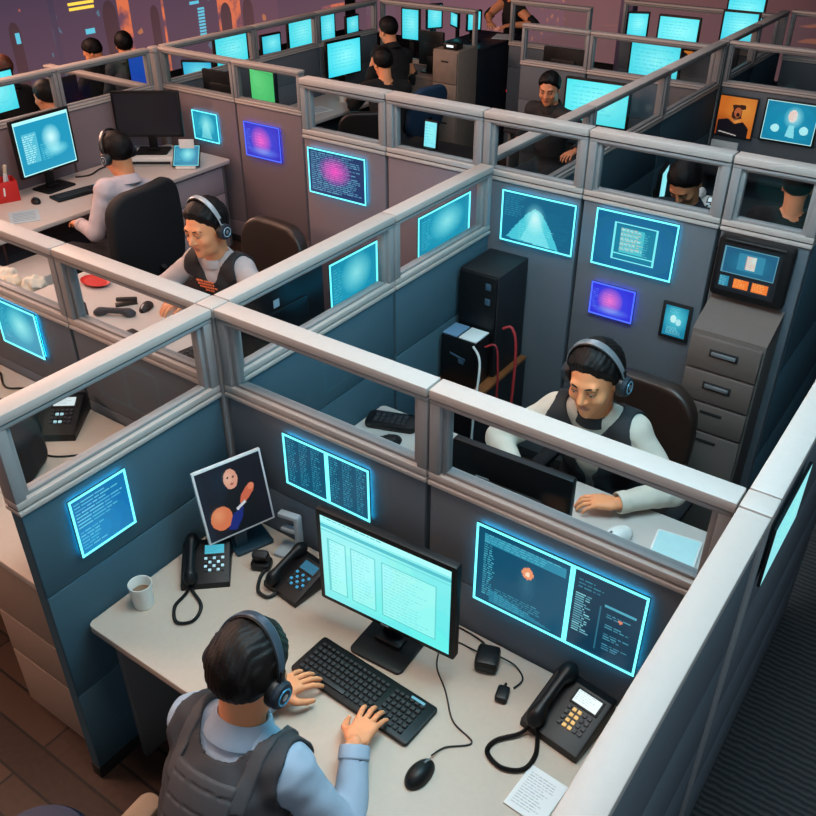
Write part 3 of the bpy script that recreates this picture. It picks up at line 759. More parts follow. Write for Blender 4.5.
def phone(label, loc, rotz, cord=None, lit=(214, 240, 245), keys='cyan', group=None, handset=True, scale=1.0):
    """desk telephone: handset on the left, display and keys on the right, front towards local -y"""
    t = thing('desk_telephone', label, 'telephone', loc, rotz, group); t.scale = (scale,) * 3
    w, d = .2, .21; zf, zb = .03, .085
    prof = [(-d / 2, 0), (d / 2, 0), (d / 2, zb), (d / 2 - .03, zb + .006), (-d / 2 + .01, zf + .004), (-d / 2, zf)]
    mb = MB(); mb.prism(prof, -w / 2, w / 2, .006, Matrix(((0, 0, 1, 0), (1, 0, 0, 0), (0, 1, 0, 0), (0, 0, 0, 1)))); obj('base', mb, M_BLACK, t)
    sl = math.atan2(zb - zf, d - .04); S = Matrix.Translation((0, 0, (zf + zb) / 2 + .0075)) @ Matrix.Rotation(sl, 4, 'X')
    mb = MB(); mb.box((.035, .045, .002), (.095, .055, .006), .003, S); b = obj('display_surround', mb, M_BLACKM, t)
    im = Img(30, 18, lit); im.text(.06, .1, .9, .9, tuple(int(c * .55) for c in lit), 5, 3, .5)
    o = obj('display', im.mesh(.08, .042), M_DISPLAY, b); o.matrix_local = S @ Matrix.Translation((.035, .024, .0056)) @ Matrix.Rotation(-PI / 2, 4, 'X')
    cols = {'few': (170, 215, 225), 'cyan': (60, 150, 190), 'gold': (216, 170, 92), 'white': (170, 205, 215)}[keys]
    mk = mat('key_' + keys, cols, rough=.4, emit=cols, estr=.35); mb = MB(); mg = MB(); mh = MB()
    for r_ in range(4):
        for c_ in range(5):
            x = .0 + c_ * .0175; y = .004 - r_ * .0185
            tgt = mb if (keys == 'gold' and c_ in (1, 2)) or (keys in ('cyan', 'white') and (r_ + c_) % 2 == 0) or (keys == 'few' and r_ in (1, 3) and c_ in (1, 2)) else (mg if c_ < 1 or keys != 'gold' else mh)
            tgt.box((x, y, .003), (.0125, .012, .005), .0015, S, seg=1)
    obj('lit_keys', mb, mk, t); obj('dark_keys', mg, M_KEY, t)
    if mh.n: obj('dark_keys', mh, M_KEY, t)
    if handset:
        f = Field((-.06, -.14, -.03), (.06, .14, .07), .005)
        f.cone((0, -.08, .03), (0, .08, .03), .017, .017); f.ell((0, -.085, .012), (.03, .036, .026), k=.02); f.ell((0, .085, .012), (.03, .036, .026), k=.02); f.plane((0, 0, -.004), (0, 0, -1))
        o = obj('handset', sdf_mesh([f.out()], 'handset'), M_BLACK, t); o.matrix_local = Matrix.Translation((-.058, 0, (zf + zb) / 2 + .012)) @ Matrix.Rotation(sl, 4, 'X')
    if cord:
        p = spline(cord, 26); mb = MB(); n = len(p)
        mb.tube(p, [.0064 + .0016 * (1 if i % 2 else -1) for i in range(n)], 8); obj('coiled_cord', mb, M_CABLE, t, angle=80)
    return t

def cable(label, pts, r=.003, m=None, group=None, name='cable'):
    mb = MB(); mb.tube(spline(pts, 14), r, 7); P = Vector(pts[0]); mb.v = [v - np.array(P) for v in mb.v]
    o = obj(name, mb, m or M_CABLE, None, loc=P); return tag(o, label, 'cable', group)

def desk(label, x0, x1, y0, y1, z=.76, m=None, legs='xx', modesty=None, name='desk'):
    cx, cy = (x0 + x1) / 2, (y0 + y1) / 2; t = thing(name, label, 'desk', (cx, cy, 0))
    w, d = x1 - x0, y1 - y0
    mb = MB(); mb.prism(rrect(w, d, .025), z - .032, z, .004); obj('worktop', mb, m or M_TOP, t)
    for s in {'xx': (-1, 1), 'x-': (-1,)}.get(legs, ()):
        mb = MB(); mb.box((s * (w / 2 - .04), 0, (z - .032) / 2), (.025, d - .12, z - .032), .003); obj('side_panel', mb, M_STEEL, t)
    for s in ((-1, 1) if legs == 'yy' else ()):
        mb = MB(); mb.box((0, s * (d / 2 - .04), (z - .032) / 2), (w - .12, .025, z - .032), .003); obj('side_panel', mb, M_STEEL, t)
    return t

def drawers(label, loc, rotz, w, d, h, fronts, m=None, handle='bar', group=None, name='drawer_cabinet', cat='drawer cabinet', top=True, hm=None):
    """cabinet with drawer fronts towards local -y; FRONTS are heights from the top"""
    m = m or M_STEEL; t = thing(name, label, cat, loc, rotz, group)
    mb = MB(); mb.box((0, 0, h / 2), (w, d, h), .005); obj('carcass', mb, m, t)
    z = h - .012
    for fh in fronts:
        mb = MB(); mb.box((0, -d / 2 - .009, z - fh / 2), (w - .016, .018, fh - .008), .004); dr = obj('drawer', mb, m, t)
        if handle == 'bar':
            mb = MB(); mb.box((0, -d / 2 - .0195, z - fh * .38), (w * .34, .004, .03), .002); mb.box((0, -d / 2 - .027, z - fh * .38 + .004), (w * .3, .012, .008), .003); obj('handle', mb, hm or M_SILVER, dr)
        elif handle == 'slot':
            mb = MB(); mb.box((0, -d / 2 - .019, z - fh * .3), (w * .28, .003, .016), .001); obj('handle', mb, M_DARK, dr)
        z -= fh
    return t

def office_chair(label, loc, rotz, seatm=None, backw=.5, backh=.6, arms=True, group=None, back_low=.52, armm=None, seat_z=.44, lean=.12):
    """chair facing local +y"""
    seatm = seatm or M_LEATHER; t = thing('office_chair', label, 'chair', loc, rotz, group)
    f = Field((-.32, -.3, seat_z - .14), (.32, .32, seat_z + .06), .014); f.rbox((0, .01, seat_z - .05), (.25, .245, .05), .045); f.warp(lambda g: .25 * g[..., 0] ** 2 * 0 - .0 * g[..., 0]); obj('seat', sdf_mesh([f.out()], 'seat'), seatm, t)
    zc = back_low + backh / 2
    f = Field((-backw / 2 - .06, -.45, back_low - .05), (backw / 2 + .06, .05, back_low + backh + .06), .0125)
    def bk(g):
        x, y, z = g[..., 0], g[..., 1], g[..., 2]; u = (z - back_low) / backh
        yc = -.235 - lean * u - .02 * np.sin(u * PI) + .55 * x * x
        wx = backw / 2 * (.86 + .14 * np.sin(np.clip(u, 0, 1) * PI * .9)); r = .13
        qx = np.abs(x) - (wx - r); qz = np.abs(z - zc) - (backh / 2 - r); dd = np.sqrt(np.maximum(qx, 0) ** 2 + np.maximum(qz, 0) ** 2) + np.minimum(np.maximum(qx, qz), 0) - r
        e = np.abs(y - yc) - .02; dd = dd + .022
        return np.sqrt(np.maximum(dd, 0) ** 2 + np.maximum(e, 0) ** 2) + np.minimum(np.maximum(dd, e), 0) - .022
    f.op(bk, (-1, -1, 0), (1, 1, 3)); obj('backrest', sdf_mesh([f.out()], 'backrest'), seatm, t)
    mb = MB(); mb.tube(spline([(0, -.05, seat_z - .1), (0, -.25, seat_z - .08), (0, -.3, seat_z + .12), (0, -.31 - lean * .3, back_low + .2)], 8), .022, 8); obj('back_bracket', mb, M_BLACK, t)
    if arms:
        for s in (-1, 1):
            mb = MB(); mb.tube([(s * .2, .0, seat_z - .09), (s * .31, 0, seat_z - .08), (s * .315, 0, seat_z + .16)], .017, 8); ar = obj('armrest', mb, M_BLACK, t)
            mb = MB(); mb.prism(rrect(.075, .26, .035), seat_z + .16, seat_z + .19, .008, Matrix.Translation((s * .315, -.0, 0))); obj('arm_pad', mb, armm or M_BLACKM, ar)
    mb = MB(); mb.lathe([(.03, .12), (.03, .3), (.022, .3), (.022, seat_z - .09)], 16); obj('gas_column', mb, M_BLACK, t)
    mb = MB(); 
    for k in range(5):
        a = 2 * PI * k / 5; mb.tube([(0, 0, .12), (.15 * math.cos(a), .15 * math.sin(a), .105), (.29 * math.cos(a), .29 * math.sin(a), .075)], [.03, .024, .017], 8)
    obj('star_base', mb, M_BLACK, t)
    for k in range(5):
        a = 2 * PI * k / 5; mb = MB(); Y = Matrix.Translation((.29 * math.cos(a), .29 * math.sin(a), .031)) @ Matrix.Rotation(a, 4, 'Z') @ Matrix.Rotation(PI / 2, 4, 'X')
        mb.lathe([(.02, -.022), (.03, -.018), (.03, .018), (.02, .022)], 16, Y); mb.box((.29 * math.cos(a), .29 * math.sin(a), .06), (.02, .02, .03), .003); obj('caster', mb, M_BLACK, t)
    return t
# ------------------------------------------------------------------ pictures
CY = (120, 240, 248); CY2 = (60, 190, 220); TEAL = (10, 92, 128); NAVY = (8, 44, 66); WHT = (226, 250, 252)
def im_text(seed=1, bg=(8, 112, 176), w=48, h=52):
    a = Img(w, h, bg); a.glow(.3, .75, .8, .6, (20, 150, 205), 1, .7); a.text(.08, .1, .92, .55, (120, 225, 240), seed, 3, .9, 1.0, (4, 12)); a.text(.08, .6, .5, .93, (120, 225, 240), seed + 1, 3, .75, .9, (3, 7)); return a
def im_double(split=.5):
    a = Img(76, 44, (10, 78, 108)); 
    for c in (0, 1):
        for k in range(3):
            x = .04 + c * .52 + k * .15; a.text(x, .08, x + .12, .92, (58, 168, 196), 4 + c * 5 + k, 2, .75, 1.0, (1, 3))
    return a
def im_wide():
    a = Img(120, 68, (10, 62, 90)); a.rect(.02, .04, .57, .96, (12, 76, 106)); a.rect(.6, .04, .98, .96, (9, 54, 80))
    a.rect(.05, .09, .55, .2, (40, 140, 168)); a.text(.05, .1, .54, .2, (120, 215, 230), 2, 2, .5, 1); a.text(.05, .23, .14, .9, (84, 190, 210), 8, 2, .9, 1.0, (2, 4))
    a.glow(.33, .5, .07, .3, (70, 120, 140), 1, .5); a.disc(.33, .36, .035, .075, (232, 150, 110)); a.disc(.33, .37, .014, .03, (250, 220, 190))
    a.poly([(.1, .78), (.3, .86), (.5, .95), (.1, .95)], (40, 140, 170), .7); a.text(.14, .76, .5, .95, (90, 190, 210), 11, 2, .55, .9)
    a.text(.63, .12, .78, .24, (70, 160, 190), 3, 3, .8); a.text(.62, .3, .73, .78, (140, 220, 232), 5, 2, .95, 1, (5, 9)); a.rect(.78, .3, .96, .32, (80, 170, 195)); a.rect(.76, .34, .765, .9, (40, 110, 135))
    for k in range(4): a.text(.8, .4 + k * .13, .95, .47 + k * .13, (90, 175, 200), 20 + k, 2, .8)
    a.disc(.88, .43, .015, .02, (210, 130, 110)); return a
def im_mountain():
    a = Img(72, 46, (10, 96, 130)); a.text(.05, .08, .36, .5, (50, 150, 178), 2, 2, .6); a.text(.6, .3, .95, .9, (30, 125, 155), 3, 2, .5)
    a.poly([(.08, .92), (.2, .66), (.36, .36), (.46, .24), (.55, .3), (.66, .52), (.82, .97)], (70, 200, 215)); a.poly([(.28, .92), (.38, .6), (.45, .3), (.5, .3), (.58, .6), (.7, .95)], (130, 232, 238), .7); a.glow(.47, .45, .16, .34, (215, 252, 252), 1, .9)
    a.text(.25, .6, .75, .97, (160, 240, 242), 9, 2, .4, 1, (2, 4)); return a
def im_card():
    a = Img(76, 48, (8, 92, 138)); a.glow(.5, .5, .8, .8, (12, 120, 165), 1, .8); a.frame(.24, .17, .77, .84, CY, 1.3); a.rect(.26, .2, .75, .8, (14, 124, 158)); a.rect(.33, .26, .62, .68, (70, 190, 205)); a.text(.34, .27, .62, .68, (225, 190, 180), 4, 2, .75, 1); a.text(.34, .29, .62, .68, (190, 246, 246), 5, 4, .8, 1); a.rect(.25, .71, .76, .73, CY); a.text(.62, .3, .7, .7, (120, 220, 226), 6, 2, .5); return a
def im_orb(bg=(44, 40, 214), orb=(236, 110, 206), w=48, h=36):
    a = Img(w, h, bg); a.glow(.5, .5, .7, .7, (70, 90, 235), 1, .7); a.text(.06, .2, .2, .8, (90, 130, 245), 2, 2, .7); a.glow(.46, .48, .3, .42, orb, .6, 1.0); a.glow(.5, .8, .5, .16, (120, 170, 250), 1, .8); a.text(.3, .3, .62, .65, (250, 160, 220), 3, 3, .4); a.frame(.0, .0, 1, 1, (84, 110, 255), 1); return a
def im_pink_code():
    a = Img(64, 46, (24, 52, 104)); a.text(.06, .08, .95, .94, (120, 205, 230), 5, 2, .75, 1, (3, 8)); a.glow(.47, .42, .3, .34, (238, 70, 190), .7, 1.0); a.text(.3, .24, .64, .62, (255, 130, 210), 6, 2, .5, 1); return a
def im_cyan(seed=3, w=44, h=34, portrait=False, bg=(18, 134, 168)):
    a = Img(w, h, bg); a.glow(.5, .5, .75, .8, (40, 180, 208), 1, .8); a.glow(.55, .42, .34, .42, (160, 240, 240), .8, .9); a.text(.08, .15, .3, .85, (90, 205, 222), seed, 2, .6)
    if portrait: a.poly([(.3, .9), (.38, .5), (.5, .32), (.62, .5), (.72, .9)], (150, 235, 238), .6)
    a.frame(0, 0, 1, 1, CY, 1); return a
def im_photo_panel():
    a = Img(84, 92, (9, 14, 26)); a.rect(0, 0, .1, 1, (12, 26, 42)); a.glow(.3, .2, .3, .4, (16, 40, 60), 1, .8)
    a.poly([(.25, .85), (.34, .5), (.45, .36), (.66, .36), (.82, .55), (.86, .98), (.3, .98)], (8, 10, 20)); a.disc(.5, .23, .105, .145, (232, 168, 142)); a.glow(.46, .2, .1, .13, (250, 205, 180), 1, .8)
    a.disc(.46, .2, .018, .014, (60, 26, 24)); a.disc(.545, .21, .018, .014, (60, 26, 24)); a.disc(.505, .3, .03, .012, (170, 70, 66))
    a.poly([(.56, .6), (.6, .5), (.74, .38), (.82, .4), (.8, .5), (.7, .58), (.6, .64)], (214, 108, 78)); a.disc(.77, .43, .05, .05, (236, 140, 104))
    a.disc(.24, .72, .165, .17, (226, 128, 84)); a.glow(.2, .66, .14, .15, (248, 170, 120), 1, .8); a.poly([(.3, .92), (.42, .72), (.6, .66), (.55, .82), (.42, .96)], (26, 44, 128)); a.poly([(.48, .66), (.64, .59), (.65, .625), (.5, .7)], (220, 226, 234)); return a
def im_orange():
    a = Img(60, 74, (214, 112, 34)); a.glow(.7, .3, .6, .6, (240, 160, 70), 1, .9); a.glow(.1, .9, .6, .5, (120, 44, 20), 1, .8)
    a.poly([(.36, .2), (.72, .17), (.74, .28), (.64, .3), (.66, .52), (.5, .6), (.38, .5), (.4, .3)], (58, 30, 20)); a.disc(.54, .38, .1, .13, (190, 104, 60)); a.disc(.55, .44, .045, .05, (40, 18, 14)); a.glow(.54, .6, .14, .1, (246, 170, 96), 1, .8)
    a.poly([(.04, .62), (.3, .56), (.5, .68), (.72, .6), (.9, .76), (.9, 1), (.04, 1)], (20, 14, 16)); a.poly([(.1, .9), (.6, .96), (.6, .985), (.1, .925)], (206, 196, 190)); return a
def im_speaker():
    a = Img(84, 64, (16, 122, 158)); a.glow(.5, .5, .8, .8, (24, 150, 184), 1, .7); a.text(.55, .1, .96, .9, (40, 160, 190), 4, 2, .5); a.glow(.56, .36, .2, .3, (190, 235, 240), .8, 1); a.disc(.54, .33, .085, .16, (222, 214, 208)); a.text(.47, .22, .61, .45, (240, 150, 120), 6, 2, .7, 1, (1, 3))
    a.disc(.24, .68, .085, .1, (170, 232, 240)); a.disc(.8, .66, .085, .11, (170, 232, 240)); a.poly([(.46, .86), (.5, .56), (.6, .56), (.64, .88)], (130, 215, 228)); a.frame(0, 0, 1, 1, (190, 244, 248), 1.4); return a
def im_document():
    a = Img(110, 78, (120, 222, 220)); a.glow(.85, .9, .9, .9, (90, 226, 222), 1, .9); a.glow(.2, .3, .7, .8, (170, 238, 236), 1, .6); a.rect(0, 0, 1, .07, (160, 240, 240)); a.rect(0, .09, 1, .13, (70, 180, 190)); a.rect(.0, .15, 1, .17, (100, 205, 210))
    for x0, x1 in ((.05, .2), (.24, .44), (.48, .9)):
        a.rect(x0, .24, x1, .9, (170, 240, 236), .55); a.frame(x0, .24, x1, .9, (96, 196, 200), 1); a.text(x0 + .02, .28, x1 - .02, .86, (104, 200, 204), int(x0 * 100), 3, .5, .8)
    a.text(.03, .02, .5, .05, (40, 140, 150), 2, 2, .6); return a
def im_id():
    a = Img(66, 50, (22, 142, 178)); a.rect(0, 0, 1, .07, (170, 240, 244)); a.rect(.1, .25, .36, .8, (120, 210, 222), .6); a.text(.12, .28, .36, .8, (190, 240, 242), 2, 2, .8, 1); a.glow(.62, .42, .18, .25, (200, 244, 244), .6, 1); a.glow(.66, .66, .25, .14, (160, 230, 236), .7, .9); a.frame(0, 0, 1, 1, (180, 244, 246), 1); a.text(.4, .5, .6, .8, (130, 220, 230), 5, 2, .5); return a
def im_plain(col=(60, 214, 228), seed=2, w=40, h=30):
    a = Img(w, h, col); a.glow(.55, .45, .7, .7, (150, 244, 244), 1, .9); a.text(.1, .15, .9, .85, (40, 180, 200), seed, 3, .35); return a
def im_green():
    a = Img(40, 30, (64, 178, 96)); a.glow(.3, .4, .9, .9, (110, 214, 130), 1, .8); a.rect(0, .1, 1, .13, (50, 150, 80), .5); return a
def im_console():
    a = Img(70, 56, (10, 14, 18)); a.rect(.05, .06, .95, .6, (22, 92, 124)); a.glow(.5, .35, .4, .28, (40, 130, 165), 1, .8); a.rect(.3, .14, .75, .5, (60, 150, 180), .6); a.rect(.44, .18, .6, .46, (206, 214, 210)); a.text(.44, .18, .6, .46, (226, 120, 86), 3, 2, .8, 1, (1, 2)); a.frame(.05, .06, .95, .6, (90, 150, 170), 1)
    a.rect(.05, .66, .92, .92, (24, 32, 38)); a.rect(.06, .68, .22, .9, (40, 130, 160)); a.text(.07, .7, .22, .9, (150, 220, 230), 7, 2, .7)
    for x in (.3, .62): a.rect(x, .69, x + .26, .89, (232, 120, 44)); a.text(x + .02, .7, x + .24, .88, (255, 200, 120), int(x * 10), 2, .7, 1, (1, 3))
    return a
def im_tablet():
    a = Img(40, 46, (24, 128, 158)); a.glow(.5, .4, .6, .5, (90, 206, 222), .8, 1); a.disc(.4, .42, .13, .13, (190, 238, 240)); a.disc(.64, .5, .12, .11, (170, 230, 236)); a.text(.15, .7, .85, .95, (160, 230, 238), 3, 2, .7); a.text(.2, .08, .8, .25, (130, 215, 228), 9, 2, .6); return a

# ------------------------------------------------------------------ dividers
T, T2, TL, TB = 1.65, 1.9, 1.54, 1.6
SA, SC, SL = 1.345, 1.625, 1.25
XB, YA, YC, XR, XL = -2.128, 1.83, 3.72, -.25, -6.14
divider('glazed divider beside the foreground desk, lit page of text on it', 'y', .955, 1.79, XB, T, SA, fabric=M_FABRIC_TEALLIT)
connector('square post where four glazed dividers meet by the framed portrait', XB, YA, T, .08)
divider('glazed divider behind the seated worker in black vest, near half with a monitor back showing', 'y', 1.872, 2.86, XB, T, SA, fabric=M_FABRIC_TEALLIT)
divider('glazed divider over the black server tower', 'y', 2.862, 3.682, XB, T, SA, fabric=M_FABRIC_TEALLIT)
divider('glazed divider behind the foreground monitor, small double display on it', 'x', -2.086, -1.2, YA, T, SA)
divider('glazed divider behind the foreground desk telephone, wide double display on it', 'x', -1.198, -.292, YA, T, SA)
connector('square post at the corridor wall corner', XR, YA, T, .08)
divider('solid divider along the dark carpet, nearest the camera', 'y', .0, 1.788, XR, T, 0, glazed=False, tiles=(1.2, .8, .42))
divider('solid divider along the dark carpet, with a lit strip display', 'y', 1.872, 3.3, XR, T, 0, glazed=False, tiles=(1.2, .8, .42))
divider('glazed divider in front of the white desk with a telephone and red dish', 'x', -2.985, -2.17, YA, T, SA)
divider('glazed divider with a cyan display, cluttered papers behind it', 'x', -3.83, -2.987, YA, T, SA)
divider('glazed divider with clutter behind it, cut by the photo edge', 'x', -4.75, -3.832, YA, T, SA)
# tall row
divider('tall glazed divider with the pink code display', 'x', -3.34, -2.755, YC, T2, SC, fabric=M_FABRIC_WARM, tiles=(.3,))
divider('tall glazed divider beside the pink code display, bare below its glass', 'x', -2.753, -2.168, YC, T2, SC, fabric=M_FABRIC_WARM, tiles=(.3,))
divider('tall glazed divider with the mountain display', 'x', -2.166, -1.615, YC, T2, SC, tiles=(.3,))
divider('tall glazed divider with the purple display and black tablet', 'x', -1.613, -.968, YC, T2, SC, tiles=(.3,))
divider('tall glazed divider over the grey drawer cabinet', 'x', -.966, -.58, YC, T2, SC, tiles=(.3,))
divider('tall dark divider running back from the drawer cabinet corner', 'y', 3.762, 5.6, -.617, T2, SC, glazed=False, fabric=M_FABRIC_TEALLIT)
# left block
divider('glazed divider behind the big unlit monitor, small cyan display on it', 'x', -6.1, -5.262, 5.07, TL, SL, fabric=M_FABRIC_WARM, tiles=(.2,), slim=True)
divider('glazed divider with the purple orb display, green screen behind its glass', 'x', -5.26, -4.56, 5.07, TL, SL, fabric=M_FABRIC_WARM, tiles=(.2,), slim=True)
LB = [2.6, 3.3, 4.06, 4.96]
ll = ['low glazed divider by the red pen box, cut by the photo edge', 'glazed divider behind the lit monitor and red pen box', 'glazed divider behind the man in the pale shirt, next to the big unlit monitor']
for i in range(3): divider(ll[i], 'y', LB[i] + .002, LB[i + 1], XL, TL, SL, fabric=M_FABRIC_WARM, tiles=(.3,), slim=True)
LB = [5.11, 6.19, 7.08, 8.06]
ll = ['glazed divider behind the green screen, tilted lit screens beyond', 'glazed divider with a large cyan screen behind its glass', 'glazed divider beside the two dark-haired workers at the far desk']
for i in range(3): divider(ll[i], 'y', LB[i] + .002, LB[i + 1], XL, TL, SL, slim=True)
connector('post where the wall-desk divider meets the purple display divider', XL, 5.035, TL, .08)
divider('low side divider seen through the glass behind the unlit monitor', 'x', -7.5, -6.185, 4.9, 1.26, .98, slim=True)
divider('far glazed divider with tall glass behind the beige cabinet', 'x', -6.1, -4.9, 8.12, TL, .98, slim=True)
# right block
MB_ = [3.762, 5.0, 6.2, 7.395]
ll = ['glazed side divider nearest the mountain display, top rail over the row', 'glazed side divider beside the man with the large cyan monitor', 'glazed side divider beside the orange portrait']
for i in range(3): divider(ll[i], 'y', MB_[i] + .002, MB_[i + 1], -2.2, T, SA - .01, slim=True, fabric=M_FABRIC_TEALLIT)
divider('farther glazed side divider beyond the orange portrait', 'y', 7.485, 8.3, -2.2, T, SA, slim=True, fabric=M_FABRIC_TEALLIT)
divider('farthest glazed side divider, by the dark corner', 'y', 8.302, 9.15, -2.2, T, SA, slim=True, fabric=M_FABRIC_TEALLIT)
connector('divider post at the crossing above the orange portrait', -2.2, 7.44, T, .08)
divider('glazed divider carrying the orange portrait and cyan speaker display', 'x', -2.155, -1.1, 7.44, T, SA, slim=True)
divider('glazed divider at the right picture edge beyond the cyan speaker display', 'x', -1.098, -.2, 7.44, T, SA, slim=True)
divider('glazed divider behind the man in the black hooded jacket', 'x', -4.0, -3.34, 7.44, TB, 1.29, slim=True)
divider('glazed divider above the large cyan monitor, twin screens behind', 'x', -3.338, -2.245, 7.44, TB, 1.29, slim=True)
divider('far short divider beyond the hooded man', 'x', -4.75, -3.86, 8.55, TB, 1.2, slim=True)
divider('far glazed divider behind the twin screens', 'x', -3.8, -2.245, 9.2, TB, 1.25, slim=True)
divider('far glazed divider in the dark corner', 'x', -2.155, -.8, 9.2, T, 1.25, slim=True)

# ------------------------------------------------------------------ wall displays
def ws(*a, **k): return wall_screen(*a, **k)
g = 'lit displays on the dividers'
ws('cyan display of text lines above the white mug', (XB + .037, 1.215, 1.03), PI / 2, .225, .235, im_text(), M_CYAN, M_CYANHALO, g)
ws('small double-page cyan display between portrait and foreground monitor', (-1.61, YA - .037, 1.035), 0, .385, .225, im_double(), M_CYAN, M_CYANHALO, g, split=.52)
ws('wide double cyan display above the black adaptor, round orange mark in it', (-.725, YA - .037, .925), 0, .56, .325, im_wide(), M_CYAN, M_CYANHALO, g, split=.585)
ws('cyan display showing a pale mountain shape', (-1.83, YC - .037, 1.285), 0, .405, .265, im_mountain(), M_CYAN, M_CYANHALO, g)
ws('cyan display showing a framed card of text', (-1.33, YC - .037, 1.285), 0, .4, .28, im_card(), M_CYAN, M_CYANHALO, g)
ws('small blue display with pink glow under the framed card display', (-1.395, YC - .037, 1.025), 0, .23, .175, im_orb(), M_BLUETUBE, M_BLUEHALO, g)
ws('small black tablet with cyan screen beside the drawer cabinet', (-1.075, YC - .037, 1.01), 0, .14, .185, im_tablet(), None, None, None, bez=.016, name='wall_tablet', cat='tablet')
ws('purple display with a pink orb on the divider beyond the seated men', (-4.98, 5.07 - .037, .815), 0, .39, .28, im_orb((52, 44, 190), (240, 90, 200)), M_BLUETUBE, M_BLUEHALO, g)
ws('blue display of code with a bright pink centre', (-3.09, YC - .037, 1.275), 0, .415, .265, im_pink_code(), M_CYAN, M_CYANHALO, g)
ws('small cyan display beside the big unlit monitor', (-5.62, 5.07 - .037, .85), 0, .3, .245, im_cyan(4, portrait=True), M_CYAN, M_CYANHALO, g)
ws('cyan display leaning light onto the divider above the black telephone', (-3.36, YA - .037, 1.075), 0, .31, .225, im_cyan(9, 48, 40), M_CYAN, M_CYANHALO, g)
t = wall_screen('tall lit strip display on the corridor side of the solid divider', (XR + .037, 2.06, 1.345), PI / 2, .35, .2, im_plain((150, 232, 238), 8), None, None, g)
ws('cyan display showing a speaker with raised hands', (-1.57, 7.44 - .037, .95), 0, .42, .33, im_speaker(), None, None, None, bez=.014)
t = ws('orange framed portrait of a hooded figure on the far divider', (-1.99, 7.44 - .037, .93), 0, .315, .33, im_orange(), None, None, None, bez=.012, dmat=M_PRINT_LIT, name='framed_portrait', cat='picture')
ws('cyan display glowing behind the glass over the server tower', (-2.183, 3.375, 1.315), PI / 2, .46, .215, im_cyan(5), M_CYAN, M_CYANHALO, g, name='window_display')
ws('cyan display glowing behind the glass beside the stickered monitor back', (-2.183, 2.67, 1.3), PI / 2, .33, .23, im_cyan(7), M_CYAN, M_CYANHALO, g, name='window_display')
monitor('dark monitor back with a white sticker behind the long divider glass', (-2.34, 2.36, .8), -PI / 2, .56, .36, None, .31, 0, (.22, .18), sticker=(.02, .27, .035, .035))

# ------------------------------------------------------------------ foreground desk
ZD = .76
desk('pale laminate desk of the foreground worker', -2.088, -.292, 1.06, 1.79, ZD)
def mug(label, loc, rz=0):
    t = thing('coffee_mug', label, 'mug', loc, rz); mw = mat('white_ceramic', (222, 218, 210), rough=.3, noise=.02)
    mb = MB(); mb.lathe([(.03, 0), (.034, .003), (.037, .05), (.0405, .097), (.0405, .1), (.038, .1), (.036, .095), (.032, .02), (.0001, .012)], 32, cap=False); mb.lathe([(.03, 0), (.0001, .001)], 32, cap=False); obj('cup', mb, mw, t)
    mb = MB(); mb.tube([(.034 + .024 * math.sin(a), 0, .05 - .03 * math.cos(a)) for a in np.linspace(.15, PI - .1, 14)], .0055, 8); obj('handle', mb, mw, t)
    mb = MB(); mb.lathe([(.0001, .06), (.0355, .06)], 24, cap=False); obj('coffee', mb, mat('coffee', (120, 92, 70), rough=.15), t); return t
mug('white coffee mug at the end of the foreground desk', (-2.0, 1.235, ZD), math.radians(115))
phone('black telephone below the portrait, big cord loop before it', (-1.94, 1.478, ZD), math.radians(42), [(-.06, -.08, .035), (-.075, -.13, .012), (-.115, -.2, .009), (-.1, -.285, .009), (-.035, -.285, .009), (-.01, -.21, .009), (-.05, -.125, .012), (-.065, -.1, .03)], lit=(70, 180, 205), keys='white', scale=.86)
t = thing('framed_portrait', 'white-edged portrait of a masked sitter, propped by the telephone', 'picture', (-1.9, 1.63, ZD), math.radians(69))
Tm_ = Matrix.Translation((0, -.0, .105)) @ Matrix.Rotation(math.radians(-9), 4, 'X') @ Matrix.Rotation(math.radians(-2), 4, 'Y')
mb = MB(); mb.box((0, 0, .15), (.262, .014, .3), .002, Tm_); obj('frame', mb, mat('white_frame', (226, 228, 228), rough=.4), t)
o = obj('photograph', im_photo_panel().mesh(.246, .284), M_PRINT_LIT, t); o.matrix_local = Tm_ @ Matrix.Translation((0, -.0078, .008)); o.data.name = 'photograph'
mb = MB(); mb.box((0, .0135, .13), (.2, .012, .25), .003, Tm_); obj('backing', mb, M_BLACK, t)
mb = MB(); mb.prism(rrect(.15, .13, .01), 0, .014, .003, Matrix.Translation((.04, .05, 0))); mb.box((.0, .03, .09), (.05, .02, .17), .004); obj('stand', mb, mat('teal_grey_plastic', (30, 58, 72), rough=.4), t)
t = thing('bracket_stand', 'light grey bracket stand in the corner behind the portrait', 'stand', (-1.765, 1.742, ZD), math.radians(10))
mg = mat('pale_grey_plastic', (168, 176, 180), rough=.4); mb = MB(); mb.box((0, -.02, .008), (.09, .08, .016), .004); obj('foot', mb, mg, t)
mb = MB(); mb.box((.035, 0, .09), (.02, .03, .16), .004); mb.box((.0, 0, .165), (.085, .03, .018), .004); mb.box((-.005, 0, .1), (.06, .028, .014), .003); obj('upright', mb, mg, t)
phone('black telephone half hidden behind the foreground monitor', (-1.63, 1.62, ZD), math.radians(-6), None, lit=(40, 110, 140), keys='cyan', scale=.84)
t = thing('headset_charger', 'small black headset charger with a curled lead, by the half-hidden telephone', 'charger', (-1.795, 1.61, ZD), math.radians(25))
mb = MB(); mb.prism(rrect(.075, .06, .018), 0, .03, .006); obj('dock', mb, M_BLACK, t)
mb = MB(); mb.box((0, .0, .052), (.06, .034, .05), .01, rx=.4); obj('cradle', mb, M_BLACKM, t)
